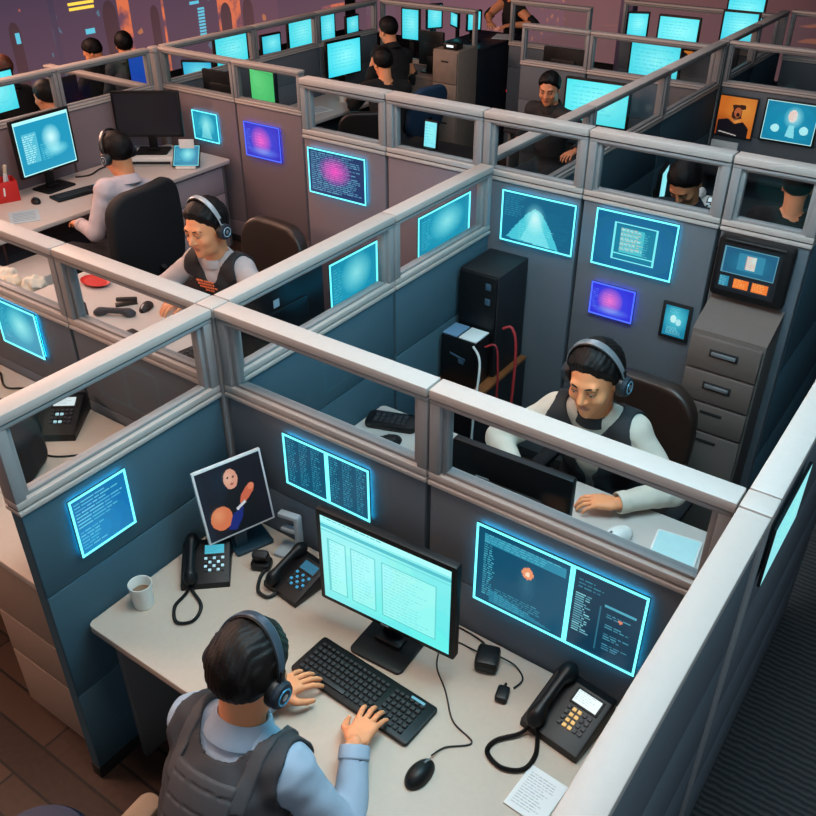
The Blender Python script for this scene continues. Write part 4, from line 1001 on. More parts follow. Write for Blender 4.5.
mb = MB(); mb.tube(spline([(.02, -.03, .012), (.015, -.07, .009), (.03, -.13, .009), (.075, -.15, .009), (.105, -.1, .009), (.1, -.05, .012), (.085, -.02, .02)], 20), [.0058 + .0012 * (i % 2) for i in range(121)], 8); obj('curled_lead', mb, M_CABLE, t, angle=80)
monitor('black monitor on the foreground desk, bright document on screen', (-1.195, 1.572, ZD), math.radians(3), .51, .385, im_document(), .105, math.radians(0), (.2, .17), neck_back=.035)
keyboard('full-size black keyboard under the foreground worker\'s hands', (-1.155, 1.385, ZD), math.radians(-2.5), .47, .165)
mouse('black mouse with a cable by the foreground keyboard', (-.84, 1.245, ZD), math.radians(-4))
cable('thin black mouse cable across the foreground desk', [(-.845, 1.31, .772), (-.83, 1.36, .765), (-.775, 1.42, .764), (-.86, 1.45, .764), (-.94, 1.53, .764), (-1.02, 1.6, .764), (-1.06, 1.7, .764)], .0026)
t = thing('power_adaptor', 'square black power adaptor below the wide double display', 'adaptor', (-.89, 1.7, ZD), math.radians(20)); mb = MB(); mb.box((0, 0, .025), (.075, .085, .05), .012); obj('case', mb, M_BLACK, t); mb = MB(); mb.box((0, -.044, .02), (.04, .004, .015), .001); obj('label_plate', mb, M_BLACKM, t)
t = thing('cable_plug', 'small black plug on a lead beside the adaptor', 'plug', (-.785, 1.615, ZD), math.radians(15)); mb = MB(); mb.box((0, 0, .014), (.04, .055, .028), .008); obj('plug_body', mb, M_BLACK, t); mb = MB(); mb.tube([(0, .028, .014), (0, .045, .013)], [.007, .004], 8); obj('strain_relief', mb, M_BLACK, t)
cable('black lead from the adaptor to the small plug', [(-.86, 1.73, .785), (-.81, 1.74, .768), (-.765, 1.71, .764), (-.77, 1.66, .768)], .0028)
cable('black lead running from the adaptor along the divider foot', [(-.92, 1.735, .785), (-.95, 1.765, .768), (-1.03, 1.775, .764), (-1.1, 1.765, .764), (-1.17, 1.7, .764)], .0034)
cable('black lead from the foreground monitor to the adaptor', [(-.925, 1.705, .785), (-.97, 1.72, .765), (-1.03, 1.715, .764), (-1.1, 1.67, .764), (-1.16, 1.62, .766)], .0028)
phone('large black telephone with gold keys by the notepad', (-.58, 1.65, ZD), math.radians(-7), [(-.06, -.09, .04), (-.075, -.135, .013), (-.115, -.2, .009), (-.11, -.25, .009), (-.05, -.262, .009), (0, -.225, .009), (.0, -.165, .009), (-.03, -.112, .02), (-.045, -.09, .035)], keys='gold', scale=1.0)
t = thing('notepad', 'white sheet of notes beside the gold-keyed telephone', 'paper', (-.54, 1.38, ZD), math.radians(-3)); mb = MB(); mb.box((0, 0, .003), (.12, .15, .006), .001); obj('pad', mb, M_PAPER, t)
im = Img(36, 46, (222, 224, 222)); im.text(.1, .12, .9, .92, (120, 126, 132), 6, 3, .6, 1, (2, 5)); o = obj('written_page', im.mesh(.112, .14), mat_attr('printed_page', rough=.8), t); o.matrix_local = Matrix.Translation((0, -.07, .0064)) @ Matrix.Rotation(-PI / 2, 4, 'X'); o.data.name = 'written_page'
t = thing('mobile_phone', 'black mobile phone lying at the foot of the solid divider', 'mobile phone', (-.345, 1.46, ZD), math.radians(-10)); mb = MB(); mb.prism(rrect(.075, .15, .012), 0, .01, .003); obj('case', mb, M_BLACK, t); mb = MB(); mb.prism(rrect(.067, .14, .008), .0101, .0106); obj('glass_face', mb, mat('black_glass', (6, 7, 9), rough=.1), t)

# ------------------------------------------------------------------ desk behind the foreground divider
desk('pale desk of the headset worker by the drawer cabinet', -2.085, -.45, 1.88, 2.74, ZD, M_TOPW)
monitor('dark monitor back with a pale label, before the headset worker', (-1.04, 2.06, ZD), PI + math.radians(2), .44, .36, im_plain(), .19, 0, (.22, .18), sticker=(.1, .225, .05, .04), bright=False)
t = keyboard('black keyboard lying near the server tower end of the worker\'s desk', (-2.0, 2.62, ZD), math.radians(80), .3, .13) if False else None
t = thing('remote_handset', 'black ribbed handset lying on the desk under the mountain display', 'handset', (-1.88, 2.46, ZD), math.radians(-20)); f = Field((-.07, -.12, -.02), (.07, .12, .07), .005); f.ell((0, 0, .012), (.05, .1, .022)); f.ell((0, .02, .02), (.04, .07, .024), k=.01); f.plane((0, 0, .0), (0, 0, -1)); obj('shell', sdf_mesh([f.out()], 'shell'), M_BLACK, t)
mb = MB()
for i in range(6): mb.box((0, -.05 + i * .02, .038 + .004 * math.sin(i)), (.055, .009, .008), .002)
obj('grip_ribs', mb, M_KEY, t)
t = thing('desk_intercom', 'low black keypad unit lying against the long divider', 'keypad', (-1.95, 2.63, ZD), math.radians(-70)); mb = MB(); mb.prism(rrect(.12, .24, .03), 0, .03, .008); obj('case', mb, M_BLACK, t); mb = MB()
for i in range(6):
    for j in range(3): mb.box((-.025 + j * .025, -.07 + i * .026, .032), (.022, .022, .008), .002, seg=1)
obj('keys', mb, M_KEY, t)
t = thing('desk_speaker', 'rounded white unit on the desk before the server tower', 'speaker', (-1.68, 2.58, ZD), math.radians(20)); f = Field((-.12, -.14, -.02), (.12, .14, .12), .007); f.ell((0, 0, .02), (.085, .11, .075)); f.plane((0, 0, 0), (0, 0, -1)); obj('shell', sdf_mesh([f.out()], 'shell'), mat('white_plastic', (222, 220, 216), rough=.35), t); mb = MB(); mb.box((.0, -.1, .03), (.06, .012, .02), .004); obj('front_grille', mb, M_STEEL, t)
mouse('white mouse by the headset worker\'s hand', (-.8, 2.5, ZD), math.radians(150), mat('white_plastic', (222, 220, 216), rough=.35)).scale = (1.25,) * 3
t = thing('tablet_computer', 'white tablet lying on the desk near the solid divider', 'tablet', (-.59, 2.55, ZD), math.radians(8)); mb = MB(); mb.prism(rrect(.17, .2, .012), 0, .012, .003); obj('case', mb, mat('white_plastic', (222, 220, 216), rough=.35), t); mb = MB(); mb.prism(rrect(.155, .18, .004), .0121, .0128); obj('page', mb, mat('pale_aqua_page', (176, 214, 216), rough=.5), t)
keyboard('black keyboard under the headset worker\'s hand', (-1.12, 2.42, ZD), PI, .42, .14)

# servers
t = thing('equipment_cabinet', 'low black cabinet with a brown top under the server tower', 'cabinet', (-1.955, 3.405, 0)); mb = MB(); mb.box((0, 0, .325), (.26, .53, .65), .006); obj('carcass', mb, M_BLACKM, t); mb = MB(); mb.box((0, 0, .661), (.265, .535, .02), .004); obj('top', mb, mat('brown_wood_top', (126, 72, 38), rough=.45, noise=.3, scale=25), t); mb = MB(); mb.box((0, -.27, .34), (.24, .01, .58), .003); obj('door', mb, M_BLACK, t)
t = thing('server_tower', 'tall black server tower in the divider corner', 'computer', (-1.965, 3.52, .672)); mb = MB(); mb.box((0, 0, .28), (.225, .29, .56), .008); obj('case', mb, M_BLACKM, t); mb = MB(); mb.box((0, -.151, .28), (.21, .014, .54), .004); fr = obj('front_panel', mb, M_BLACK, t)
for z in (.5, .42): mb = MB(); mb.box((.06, -.159, z), (.03, .004, .035), .002); obj('port', mb, mat('port_blue', (60, 84, 104), rough=.4), fr)
t = thing('network_box', 'small black network box with white and blue cards on top', 'network box', (-1.975, 3.285, .672)); mb = MB(); mb.box((0, 0, .13), (.2, .14, .26), .006); obj('case', mb, M_BLACK, t); mb = MB(); mb.box((.048, 0, .2635), (.1, .125, .007), .002); obj('white_card', mb, M_PAPER, t); mb = MB(); mb.box((-.055, 0, .2635), (.085, .125, .007), .002); obj('blue_card', mb, mat('blue_card', (104, 138, 168), rough=.5), t); mb = MB(); mb.box((0, -.0715, .16), (.09, .003, .012), .001, ry=.2); mb.box((.02, -.0715, .14), (.03, .003, .03), .001); obj('emblem', mb, mat('port_blue', (60, 84, 104)), t)
cable('white network cable hanging from the network box', [(-1.885, 3.21, .92), (-1.82, 3.17, .86), (-1.8, 3.1, .62), (-1.795, 3.08, .3), (-1.795, 3.08, .012)], .0065, mat('white_cable', (206, 204, 200), rough=.5))
cable('dark red cable looping behind the network box', [(-1.87, 3.3, .88), (-1.82, 3.32, .89), (-1.8, 3.32, .75), (-1.8, 3.32, .5), (-1.8, 3.32, .012)], .006, mat('red_cable', (150, 40, 46), rough=.5))
cable('bright red cable hanging down the server side', [(-1.842, 3.42, .94), (-1.795, 3.43, .95), (-1.765, 3.43, .82), (-1.765, 3.42, .4), (-1.765, 3.42, .012)], .0075, mat('bright_red_cable', (176, 52, 56), rough=.5))

# drawer cabinet and console on the tall divider
drawers('grey drawer cabinet with pale pulls by the corridor wall', (-.775, 3.565, 0), 0, .31, .22, 1.2, (.17, .17, .15, .62), M_STEEL, 'none') if False else None
t = thing('drawer_cabinet', 'grey four-drawer cabinet below the orange-keyed console', 'drawer cabinet', (-.778, 3.58, 0)); mb = MB(); mb.box((0, 0, .6), (.32, .2, 1.2), .005); CAB = mat('brown_grey_steel', (98, 89, 84), rough=.55, noise=.06, scale=50); mb.prism([(-.1, 1.2), (.1, 1.2), (.1, 1.285)], -.16, .16, 0, Matrix(((0, 0, 1, 0), (1, 0, 0, 0), (0, 1, 0, 0), (0, 0, 0, 1)))); obj('carcass', mb, CAB, t)
z = 1.185
for i, fh in enumerate((.165, .16, .15, .62)):
    mb = MB(); mb.box((0, -.11, z - fh / 2), (.304, .02, fh - .01), .005); dr = obj('drawer', mb, CAB, t)
    if i < 2:
        mb = MB(); mb.box((.0, -.1215, z - fh * .42), (.125, .005, .036), .002); pl = obj('handle', mb, M_DARK, dr); mb = MB(); mb.box((0, -.127, z - fh * .42), (.105, .008, .018), .003); obj('pull', mb, M_SILVER, pl)
    else: mb = MB(); mb.box((.0, -.1205, z - .045), (.1, .004, .016), .002); obj('handle', mb, M_DARK, dr)
    z -= fh
t = thing('control_console', 'black wall console with orange keys over the drawer cabinet', 'console', (-.785, YC - .037, 1.305)); mb = MB(); mb.prism(rrect(.315, .275, .02, 4, 0, .1375), 0, .05, .008, Matrix.Rotation(PI / 2, 4, 'X')); obj('housing', mb, M_BLACK, t)
o = obj('screen', im_console().mesh(.25, .215), M_DISPLAY, t, loc=(-.012, -.0512, .03)); o.data.name = 'screen'
mb = MB(); mb.tube([(-.13, -.052, .262), (.12, -.052, .262)], .006, 8); obj('top_lip', mb, M_BLACKM, t)

# ------------------------------------------------------------------ left desk behind the text display
ZG = .91
t = desk('tan counter with a telephone beside the text display', -3.9, -2.17, 1.0, 1.79, ZG, M_TOP, legs='x-')
drawers('tan drawer cabinet under the counter end, by the wooden floor', (-2.4, 1.28, 0), 0, .44, .5, ZG - .034, (.3, .22, .3), M_WARMSTEEL, 'none')
phone('black telephone with white display on the tan counter', (-2.97, 1.625, ZG), math.radians(38), None, lit=(226, 238, 242), keys='few', scale=1.1)
t = thing('canvas_bag', 'dark speckled soft bag on the tan counter edge', 'bag', (-2.9, 1.3, ZG), math.radians(30)); f = Field((-.24, -.18, -.02), (.24, .18, .32), .011); f.rbox((0, 0, .1), (.19, .1, .11), .06); f.ell((.05, 0, .18), (.12, .07, .07), k=.05); f.warp(lambda g: .006 * np.sin(g[..., 0] * 50) * np.sin(g[..., 2] * 40 + g[..., 1] * 30)); f.plane((0, 0, .001), (0, 0, -1)); obj('bag_body', sdf_mesh([f.out()], 'bag_body'), mat('speckled_cloth', (22, 22, 25), rough=.8, noise=.6, scale=90), t); mb = MB(); mb.tube(spline([(-.1, -.07, .17), (-.06, -.13, .24), (.06, -.13, .24), (.1, -.07, .18)], 8), .01, 8); obj('handle', mb, M_CABLE, t)
cable('black lead from the counter telephone', [(-2.9, 1.52, ZG + .02), (-2.84, 1.47, ZG + .005), (-2.76, 1.5, ZG + .005), (-2.66, 1.62, ZG + .005), (-2.62, 1.74, ZG + .01)], .004)
cable('black lead lying at the far end of the tan counter', [(-3.55, 1.74, ZG + .005), (-3.42, 1.68, ZG + .005), (-3.34, 1.72, ZG + .005), (-3.26, 1.76, ZG + .005)], .005)
cable('second black lead at the far end of the counter, crossing the first', [(-3.6, 1.62, ZG + .005), (-3.46, 1.65, ZG + .006), (-3.36, 1.6, ZG + .006), (-3.28, 1.66, ZG + .005)], .005)

# ------------------------------------------------------------------ white desk of the black-vest worker
ZH = .8
desk('white desk of the worker in the black vest', -4.4, -2.185, 1.88, 2.87, ZH, M_TOPW)
t = thing('red_dish', 'small red oval dish at the far end of the white desk', 'dish', (-4.2, 2.76, ZH)); mb = MB(); mb.lathe([(.02, 0), (.06, .004), (.085, .018), (.088, .02), (.06, .01), (.0001, .006)], 28, Matrix.Diagonal((1.2, .8, 1, 1)), cap=False); obj('bowl', mb, M_RED, t); mb = MB(); mb.lathe([(.0001, .013), (.066, .013)], 28, Matrix.Diagonal((1.2, .8, 1, 1)), cap=False); obj('lining', mb, M_RED, t)
t = thing('desk_telephone', 'dark telephone leaning in the window corner of the white desk', 'telephone', (-3.78, 2.3, ZH), math.radians(60)); t.scale = (1.1,) * 3
mb = MB(); mb.box((0, 0, .06), (.16, .2, .025), .008, rx=.55); obj('base', mb, M_BLACK, t); mb = MB(); mb.box((0, .06, .05), (.1, .03, .1), .006); obj('foot', mb, M_BLACKM, t); mb = MB(); mb.box((0, -.02, .066), (.11, .07, .006), .003, rx=.55); obj('display', mb, mat('grey_display', (96, 116, 124), rough=.3), t)
t = thing('telephone_handset', 'black handset lying on the white desk beside the dark telephone', 'handset', (-3.78, 2.56, ZH), math.radians(-60)); f = Field((-.05, -.15, -.02), (.05, .15, .07), .006); f.cone((0, -.08, .028), (0, .08, .028), .017, .017); f.ell((0, -.085, .015), (.03, .036, .02), k=.02); f.ell((0, .085, .015), (.03, .036, .02), k=.02); f.plane((0, 0, 0), (0, 0, -1)); obj('shell', sdf_mesh([f.out()], 'shell'), mat('dark_blue_shell', (24, 34, 46)), t)
t = thing('desk_stapler', 'small black stapler on the white desk', 'stapler', (-3.83, 2.68, ZH), math.radians(-35)); mb = MB(); mb.box((0, 0, .008), (.035, .12, .016), .004); obj('foot', mb, M_BLACK, t); mb = MB(); mb.box((0, .005, .034), (.03, .115, .02), .006, rx=-.12); obj('arm', mb, M_BLACK, t)
mouse('black mouse under the vest worker\'s hand', (-3.7, 2.71, ZH), math.radians(200))
keyboard('black keyboard on the white desk nearer the telephone', (-3.42, 2.42, ZH), math.radians(-6), .3, .13)
t = thing('numeric_keypad', 'flat black pad on the white desk by the four-way post', 'keypad', (-3.05, 2.46, ZH), math.radians(-8)); mb = MB(); mb.prism(rrect(.24, .16, .02), 0, .018, .004); obj('case', mb, M_BLACK, t); mb = MB(); [mb.box((-.08 + .032 * i, -.045 + .03 * j, .02), (.024, .022, .008), .002, seg=1) for i in range(6) for j in range(4)]; obj('keys', mb, M_KEY, t)

# cluttered side table
desk('low side table strewn with papers at the left photo edge', -5.25, -4.45, 2.1, 2.66, .74, M_TOPW)
r2 = random.Random(5)
cl = ['crumpled white paper nearest the window post', 'crumpled cream paper in the middle of the side table', 'crumpled paper by the white printer', 'crumpled greenish paper at the side table end']
for i, (x, y, s, c) in enumerate(((-4.52, 2.56, .075, (214, 206, 190)), (-4.66, 2.5, .07, (226, 208, 184)), (-4.8, 2.57, .06, (232, 222, 206)), (-4.54, 2.38, .06, (168, 176, 150)))):
    f = Field((-.12, -.12, -.02), (.12, .12, .12), .008); f.ell((0, 0, s * .55), (s, s * .9, s * .65)); q = r2.random() * 9; f.warp(lambda g: .009 * np.sin(g[..., 0] * 95 + q) * np.sin(g[..., 1] * 88 + q) + .006 * np.sin(g[..., 2] * 120 + g[..., 0] * 60)); f.plane((0, 0, 0), (0, 0, -1))
    o = obj('crumpled_paper', sdf_mesh([f.out()], 'crumpled_paper'), mat('paper_ball_%d' % i, c, rough=.8), None, loc=(x, y, .74)); tag(o, cl[i], 'paper', 'crumpled papers on the side table')
t = thing('earphones', 'tangle of grey earphones among the papers', 'earphones', (-4.66, 2.36, .74)); mb = MB(); mb.tube(spline([(.05 * math.cos(a * 1.7) * (1 + .3 * math.sin(a)), .05 * math.sin(a), .008 + .01 * abs(math.sin(a * 1.3))) for a in np.linspace(0, 11, 20)], 6), .004, 6); obj('lead', mb, mat('grey_lead', (120, 124, 124)), t); mb = MB(); mb.ball((.05, .01, .012), .012); mb.ball((-.05, .02, .012), .012); obj('ear_bud', mb, M_PAPER, t)
drawers('white printer cabinet beyond the papers at the photo edge', (-5.12, 2.9, 0), 0, .36, .4, .6, (.16, .2, .2), M_TOPW, 'none')
t = thing('waste_bin', 'dark rounded bin between the side table and the white cabinet', 'bin', (-4.62, 2.86, 0)); mb = MB(); mb.lathe([(.12, 0), (.13, .01), (.16, .5), (.165, .51), (.155, .51), (.12, .02), (.0001, .015)], 28, cap=False); obj('bucket', mb, mat('dark_navy_plastic', (16, 22, 30), rough=.5), t); mb = MB(); mb.tube([(.16 * math.cos(a), .16 * math.sin(a), .51) for a in np.linspace(0, 2 * PI, 33)[:-1]], .008, 8, closed=True); obj('rim', mb, M_BLACK, t)

# ------------------------------------------------------------------ wall desk of the pale-shirt worker
desk('long white wall desk of the man in the pale shirt', -6.09, -5.33, 2.5, 4.99, ZD, M_TOPW, legs='yy')
monitor('black monitor with a cyan record form, before the man in the pale shirt', (-5.93, 3.72, ZD), PI / 2 + math.radians(4), .52, .42, im_id(), .13, 0, (.26, .2))
monitor('large unlit black monitor on a white dock', (-5.83, 4.62, ZD + .07), math.radians(36), .54, .36, Img(4, 3, (5, 6, 9)), .12, 0, (.26, .2), bright=False).children[2].data.materials[0] = M_OFF
t = thing('monitor_dock', 'white dock box under the large unlit monitor', 'dock', (-5.83, 4.62, ZD), math.radians(36)); mb = MB(); mb.prism(rrect(.42, .34, .03), 0, .068, .008); obj('housing', mb, mat('white_plastic', (222, 220, 216), rough=.35), t); mb = MB(); mb.box((0, -.181, .03), (.34, .006, .022), .002); obj('slot', mb, M_DARK, t)
t = thing('desk_tablet', 'tilted cyan tablet in a white holder near the small cyan display', 'tablet', (-5.44, 4.6, ZD), math.radians(36)); X = Matrix.Translation((0, 0, .02)) @ Matrix.Rotation(math.radians(-48), 4, 'X'); mb = MB(); mb.box((0, .008, .1), (.22, .012, .2), .004, X); obj('case', mb, M_BLACKM, t); o = obj('screen', im_cyan(12, bg=(20, 110, 150)).mesh(.2, .18), M_DISPLAY, t); o.matrix_local = X @ Matrix.Translation((0, .0012, .01)); o.data.name = 'screen'; mb = MB(); mb.box((0, .06, .012), (.16, .16, .02), .004); mb.box((0, .13, .1), (.12, .012, .2), .004, None); obj('holder', mb, mat('white_plastic', (222, 220, 216)), t)
keyboard('slim black keyboard beside the red pen box', (-5.66, 3.76, ZD), math.radians(82), .44, .15)
mouse('black mouse near the red pen box', (-5.76, 3.44, ZD), math.radians(70))
t = thing('pen_box', 'red pen box with a white mark at the photo edge', 'pen box', (-6.0, 3.32, ZD), math.radians(70)); mb = MB()
mb.box((0, -.07, .075), (.24, .008, .15), .002); mb.box((0, .07, .075), (.24, .008, .15), .002); mb.box((-.116, 0, .075), (.008, .132, .15), .002); mb.box((.116, 0, .075), (.008, .132, .15), .002); mb.box((0, 0, .006), (.228, .132, .01), .001); bo = obj('box', mb, M_RED, t); mb = MB(); mb.box((.02, -.0745, .08), (.012, .002, .06), .0005, ry=.12); obj('white_mark', mb, M_PAPER, bo)
pl = ['white paper roll in the red pen box, tallest', 'white paper roll in the red pen box, leaning outward', 'pale marker in the red pen box', 'white marker at the red box front corner']
for i, (dx, dy, tx, L) in enumerate(((-.03, .02, .06, .27), (.03, .0, .18, .25), (.07, .03, .02, .22), (-.07, -.02, -.1, .23))):
    a = math.radians(70); wx = -6.0 + dx * math.cos(a) - dy * math.sin(a); wy = 3.32 + dx * math.sin(a) + dy * math.cos(a)
    t = thing('marker_pen', pl[i], 'pen', (wx, wy, ZD + .013), a, 'pens in the red box', rot=(tx * .6, tx, a)); mb = MB(); mb.lathe([(.008, 0), (.0125, .004), (.0125, L - .06), (.01, L - .058)], 12); obj('barrel', mb, M_PAPER, t); mb = MB(); mb.lathe([(.0128, L - .06), (.0128, L - .005), (.01, L)], 12); obj('cap', mb, mat('cream_cap', (206, 190, 168)), t)
t = thing('paper_sheet', 'pale blue sheet on the wall desk edge by the red pen box', 'paper', (-5.58, 3.22, ZD), math.radians(60)); mb = MB(); mb.box((0, 0, .002), (.2, .24, .003)); obj('sheet', mb, mat('pale_blue_paper', (176, 196, 206), rough=.8), t); mb = MB(); [mb.box((0, -.08 + .03 * i, .0042), (.15, .006, .0008)) for i in range(6)]; obj('printed_lines', mb, mat('faint_print', (120, 150, 168)), t)
t = thing('fountain_pen', 'dark pen lying behind the slim keyboard', 'pen', (-5.6, 4.18, ZD + .008), math.radians(100)); mb = MB(); mb.tube([(0, -.07, 0), (0, .05, 0), (0, .075, 0)], [.007, .007, .002], 8); obj('barrel', mb, M_BLACK, t); mb = MB(); mb.tube([(0, -.075, 0), (0, -.02, 0)], .008, 8); obj('cap', mb, M_BLACKM, t)
cable('black cable behind the cyan record monitor', [(-5.98, 3.95, .768), (-5.93, 4.05, .768), (-5.99, 4.2, .768), (-6.0, 4.4, .768)], .006)
drawers('pale mauve drawer unit under the wall desk end', (-5.63, 4.62, 0), PI / 2, .6, .5, .724, (.22, .25, .23), mat('mauve_steel', (168, 152, 156), rough=.5), 'none')

# ------------------------------------------------------------------ far left block
desk('long desk of the two dark-haired workers', -6.09, -5.5, 6.2, 8.05, ZD, M_TOPW, legs='yy')
monitor('cyan monitor in front of the two dark-haired workers', (-5.98, 7.3, ZD), PI / 2 - math.radians(6), .5, .36, im_plain((50, 206, 226), 5), .16, 0, (.22, .18))
mug('orange-brown mug at the far desk monitor', (-5.75, 6.98, ZD)).children[0].data.materials[0] = mat('terracotta', (168, 84, 52), rough=.5)
t = thing('paper_sheet', 'white papers on the far desk before the dark-haired men', 'paper', (-5.68, 7.2, ZD), .2); mb = MB(); mb.box((0, 0, .002), (.21, .3, .004)); obj('sheet', mb, M_PAPER, t); mb = MB(); [mb.box((0, -.1 + .04 * i, .0045), (.15, .01, .0008)) for i in range(6)]; obj('printed_lines', mb, mat('faint_print', (120, 150, 168)), t)
t = thing('paper_sheet', 'pale sheet at the far desk near end, seen over the tall divider', 'paper', (-5.75, 6.55, ZD), -.2); mb = MB(); mb.box((0, 0, .002), (.21, .3, .004)); obj('sheet', mb, M_PAPER, t); mb = MB(); [mb.box((0, -.1 + .04 * i, .0045), (.15, .01, .0008)) for i in range(6)]; obj('printed_lines', mb, mat('faint_print', (120, 150, 168)), t)
lm = [((-6.62, 6.36, .72), .44, .3, 'cyan screen over the green screen, beyond the divider glass', im_plain()), ((-6.62, 6.92, .74), .28, .2, 'small cyan screen beyond glass, second from the green screen', im_plain((46, 190, 214), 3)), ((-6.62, 7.38, .72), .42, .31, 'tilted cyan screen beyond glass, left of the two dark-haired men', im_plain((60, 214, 228), 4)), ((-6.62, 7.82, .72), .24, .3, 'narrow cyan screen beyond the glass beside the dark-haired men', im_plain((56, 204, 224), 6)), ((-6.7, 8.35, .72), .24, .2, 'small cyan screen just over the dark-haired men', im_plain((50, 196, 216), 7))]
for p, w, h, lb, im in lm: monitor(lb, p, PI / 2 + rnd.uniform(-.1, .1), w, h, im, .38, 0, (.18, .16), 'screens beyond the left glass')
desk('narrow desk beyond the left glass carrying screens', -6.95, -6.2, 5.2, 8.6, .72, M_BLACKM, legs='yy')
monitor('small blue screen low behind glass near the green screen', (-6.44, 5.75, .72), math.radians(30), .3, .22, im_plain((40, 170, 214), 9), .34, 0, (.18, .14))
desk('dark desk behind the purple display divider', -6.05, -4.7, 5.13, 5.75, .72, M_BLACKM)
monitor('green screen behind the glass over the purple display', (-5.33, 5.45, .72), math.radians(-18), .44, .32, im_green(), .38, math.radians(0), (.2, .16))
monitor('dark monitor back behind the glass beside the green screen', (-5.8, 5.42, .72), PI, .42, .3, None, .3, 0, (.2, .16))
monitor('cyan screen beyond glass at the left photo edge', (-6.95, 3.98, .72), PI / 2 + .1, .5, .34, im_plain((60, 210, 226), 12), .36, 0, (.2, .16))
monitor('dark monitor seen under the low side divider rail', (-6.95, 4.62, .72), PI / 2, .36, .28, None, .26, 0, (.18, .14))
monitor('dim blue screen beyond glass under the diagonal rail', (-6.8, 5.36, .72), PI / 2, .24, .3, Img(8, 6, (20, 66, 170)), .33, 0, (.18, .14), bright=False)
desk('shadowed desk beyond the glass at the left photo edge', -7.3, -6.86, 3.3, 4.84, .72, M_BLACKM, legs='yy')
monitor('tall cyan screen behind the far glass, above the seated pair', (-5.98, 8.5, .72), math.radians(4), .24, .34, im_plain((60, 210, 226), 14), .36, 0, (.18, .16), 'screens beyond the far glass')
monitor('narrow cyan screen behind the far glass beside the tall one', (-5.78, 8.66, .72), math.radians(60), .2, .26, im_plain((60, 210, 226), 15), .48, 0, (.16, .14), 'screens beyond the far glass')
monitor('small turned cyan screen behind the far glass over the beige cabinet', (-5.58, 8.78, .72), math.radians(-35), .22, .16, im_plain((60, 210, 226), 16), .5, 0, (.16, .14), 'screens beyond the far glass')
monitor('turned cyan screen just beside the standing man', (-5.17, 8.5, 1.161), math.radians(50), .17, .21, im_plain((60, 210, 226), 17), .1, 0, (.14, .12))
desk('dark bench carrying screens behind the far glass', -6.15, -5.46, 8.35, 8.95, .72, M_BLACKM)
# beige cabinet, chair and stacked boxes
drawers('beige drawer cabinet with a lit device on top', (-4.98, 7.86, 0), 0, .3, .36, 1.22, (.3, .3, .3, .28), mat('beige_steel', (132, 116, 104), rough=.6, noise=.2, scale=14), 'slot')
t = thing('card_reader', 'small lit device on the beige cabinet', 'device', (-4.96, 7.78, 1.22)); mb = MB(); mb.box((0, 0, .03), (.16, .12, .06), .008); obj('case', mb, M_BLACK, t); mb = MB(); mb.box((0, -.0605, .035), (.08, .003, .02), .001); obj('indicator', mb, emat('white_led', (230, 244, 250), 1.4), t)
bl = ['brown carton on the far floor, topmost of its stack', 'brown carton in the stack middle beside the beige cabinet', 'brown carton lowest beside the beige cabinet']
for i in range(3):
    t = thing('storage_carton', bl[i], 'carton', (-5.31, 7.9, .62 - .31 * i), 0, 'cartons beside the beige cabinet'); mb = MB(); mb.box((0, 0, .145), (.3, .32, .29), .006); obj('box', mb, mat('brown_card', (112, 96, 88), rough=.85, noise=.15), t); mb = MB(); mb.box((0, 0, .2915), (.31, .33, .035), .005); obj('lid', mb, mat('brown_card_lid', (126, 106, 96), rough=.85), t)
monitor('dark monitor back standing on the brown cartons', (-5.31, 7.92, .93), PI, .3, .33, None, .07, 0, (.2, .16))
# counter with standing man
t = thing('tall_counter', 'tall black counter where the man stands working', 'counter', (-5.17, 8.66, 0)); mb = MB(); mb.box((0, 0, .565), (.5, .9, 1.13), .006); obj('carcass', mb, mat('dark_teal_panel', (20, 30, 38), rough=.5), t); mb = MB(); mb.box((0, 0, 1.145), (.53, .93, .03), .006); obj('top', mb, mat('dark_counter_top', (28, 36, 46), rough=.35), t); mb = MB(); mb.box((.252, .2, .62), (.004, .05, .02), .001); obj('indicator', mb, emat('red_led', (230, 40, 50), 1.3), t)
t = thing('paper_sheet', 'white sheet on the counter under the standing man\'s arms', 'paper', (-5.03, 8.9, 1.161), .3); mb = MB(); mb.box((0, 0, .002), (.2, .28, .004)); obj('sheet', mb, M_PAPER, t); mb = MB(); [mb.box((0, -.1 + .04 * i, .0045), (.15, .01, .0008)) for i in range(6)]; obj('printed_lines', mb, mat('faint_print', (120, 150, 168)), t)
# behind the tall divider, middle
desk('dark desk seen through the tall divider glass', -4.55, -3.78, 5.95, 6.55, .72, M_BLACKM)
t = thing('smart_speaker', 'small glowing cyan handset upright behind the tall divider glass', 'handset', (-4.22, 6.3, .72)); mb = MB(); mb.prism(rrect(.14, .24, .02, 4, 0, .12), 0, .02, .004, Matrix.Rotation(PI / 2 - .1, 4, 'X')); obj('case', mb, M_BLACK, t); o = obj('screen', im_plain((130, 226, 236), 20, 16, 26).mesh(.12, .21), M_DISPLAY_HI, t); o.matrix_local = Matrix.Rotation(-.1, 4, 'X') @ Matrix.Translation((0, -.0215, .015)); o.data.name = 'screen'; mb = MB(); mb.prism(rrect(.1, .09, .01), 0, .012, .003); obj('foot', mb, M_BLACK, t)
office_chair('black chair back seen through the tall divider beside the glowing handset', (-3.75, 5.45, 0), math.radians(20), backw=.5, backh=.56, back_low=.5, arms=False)
office_chair('dark chair behind the pink code divider glass', (-4.98, 6.36, 0), math.radians(40), backw=.5, backh=.5, back_low=.5, arms=False)

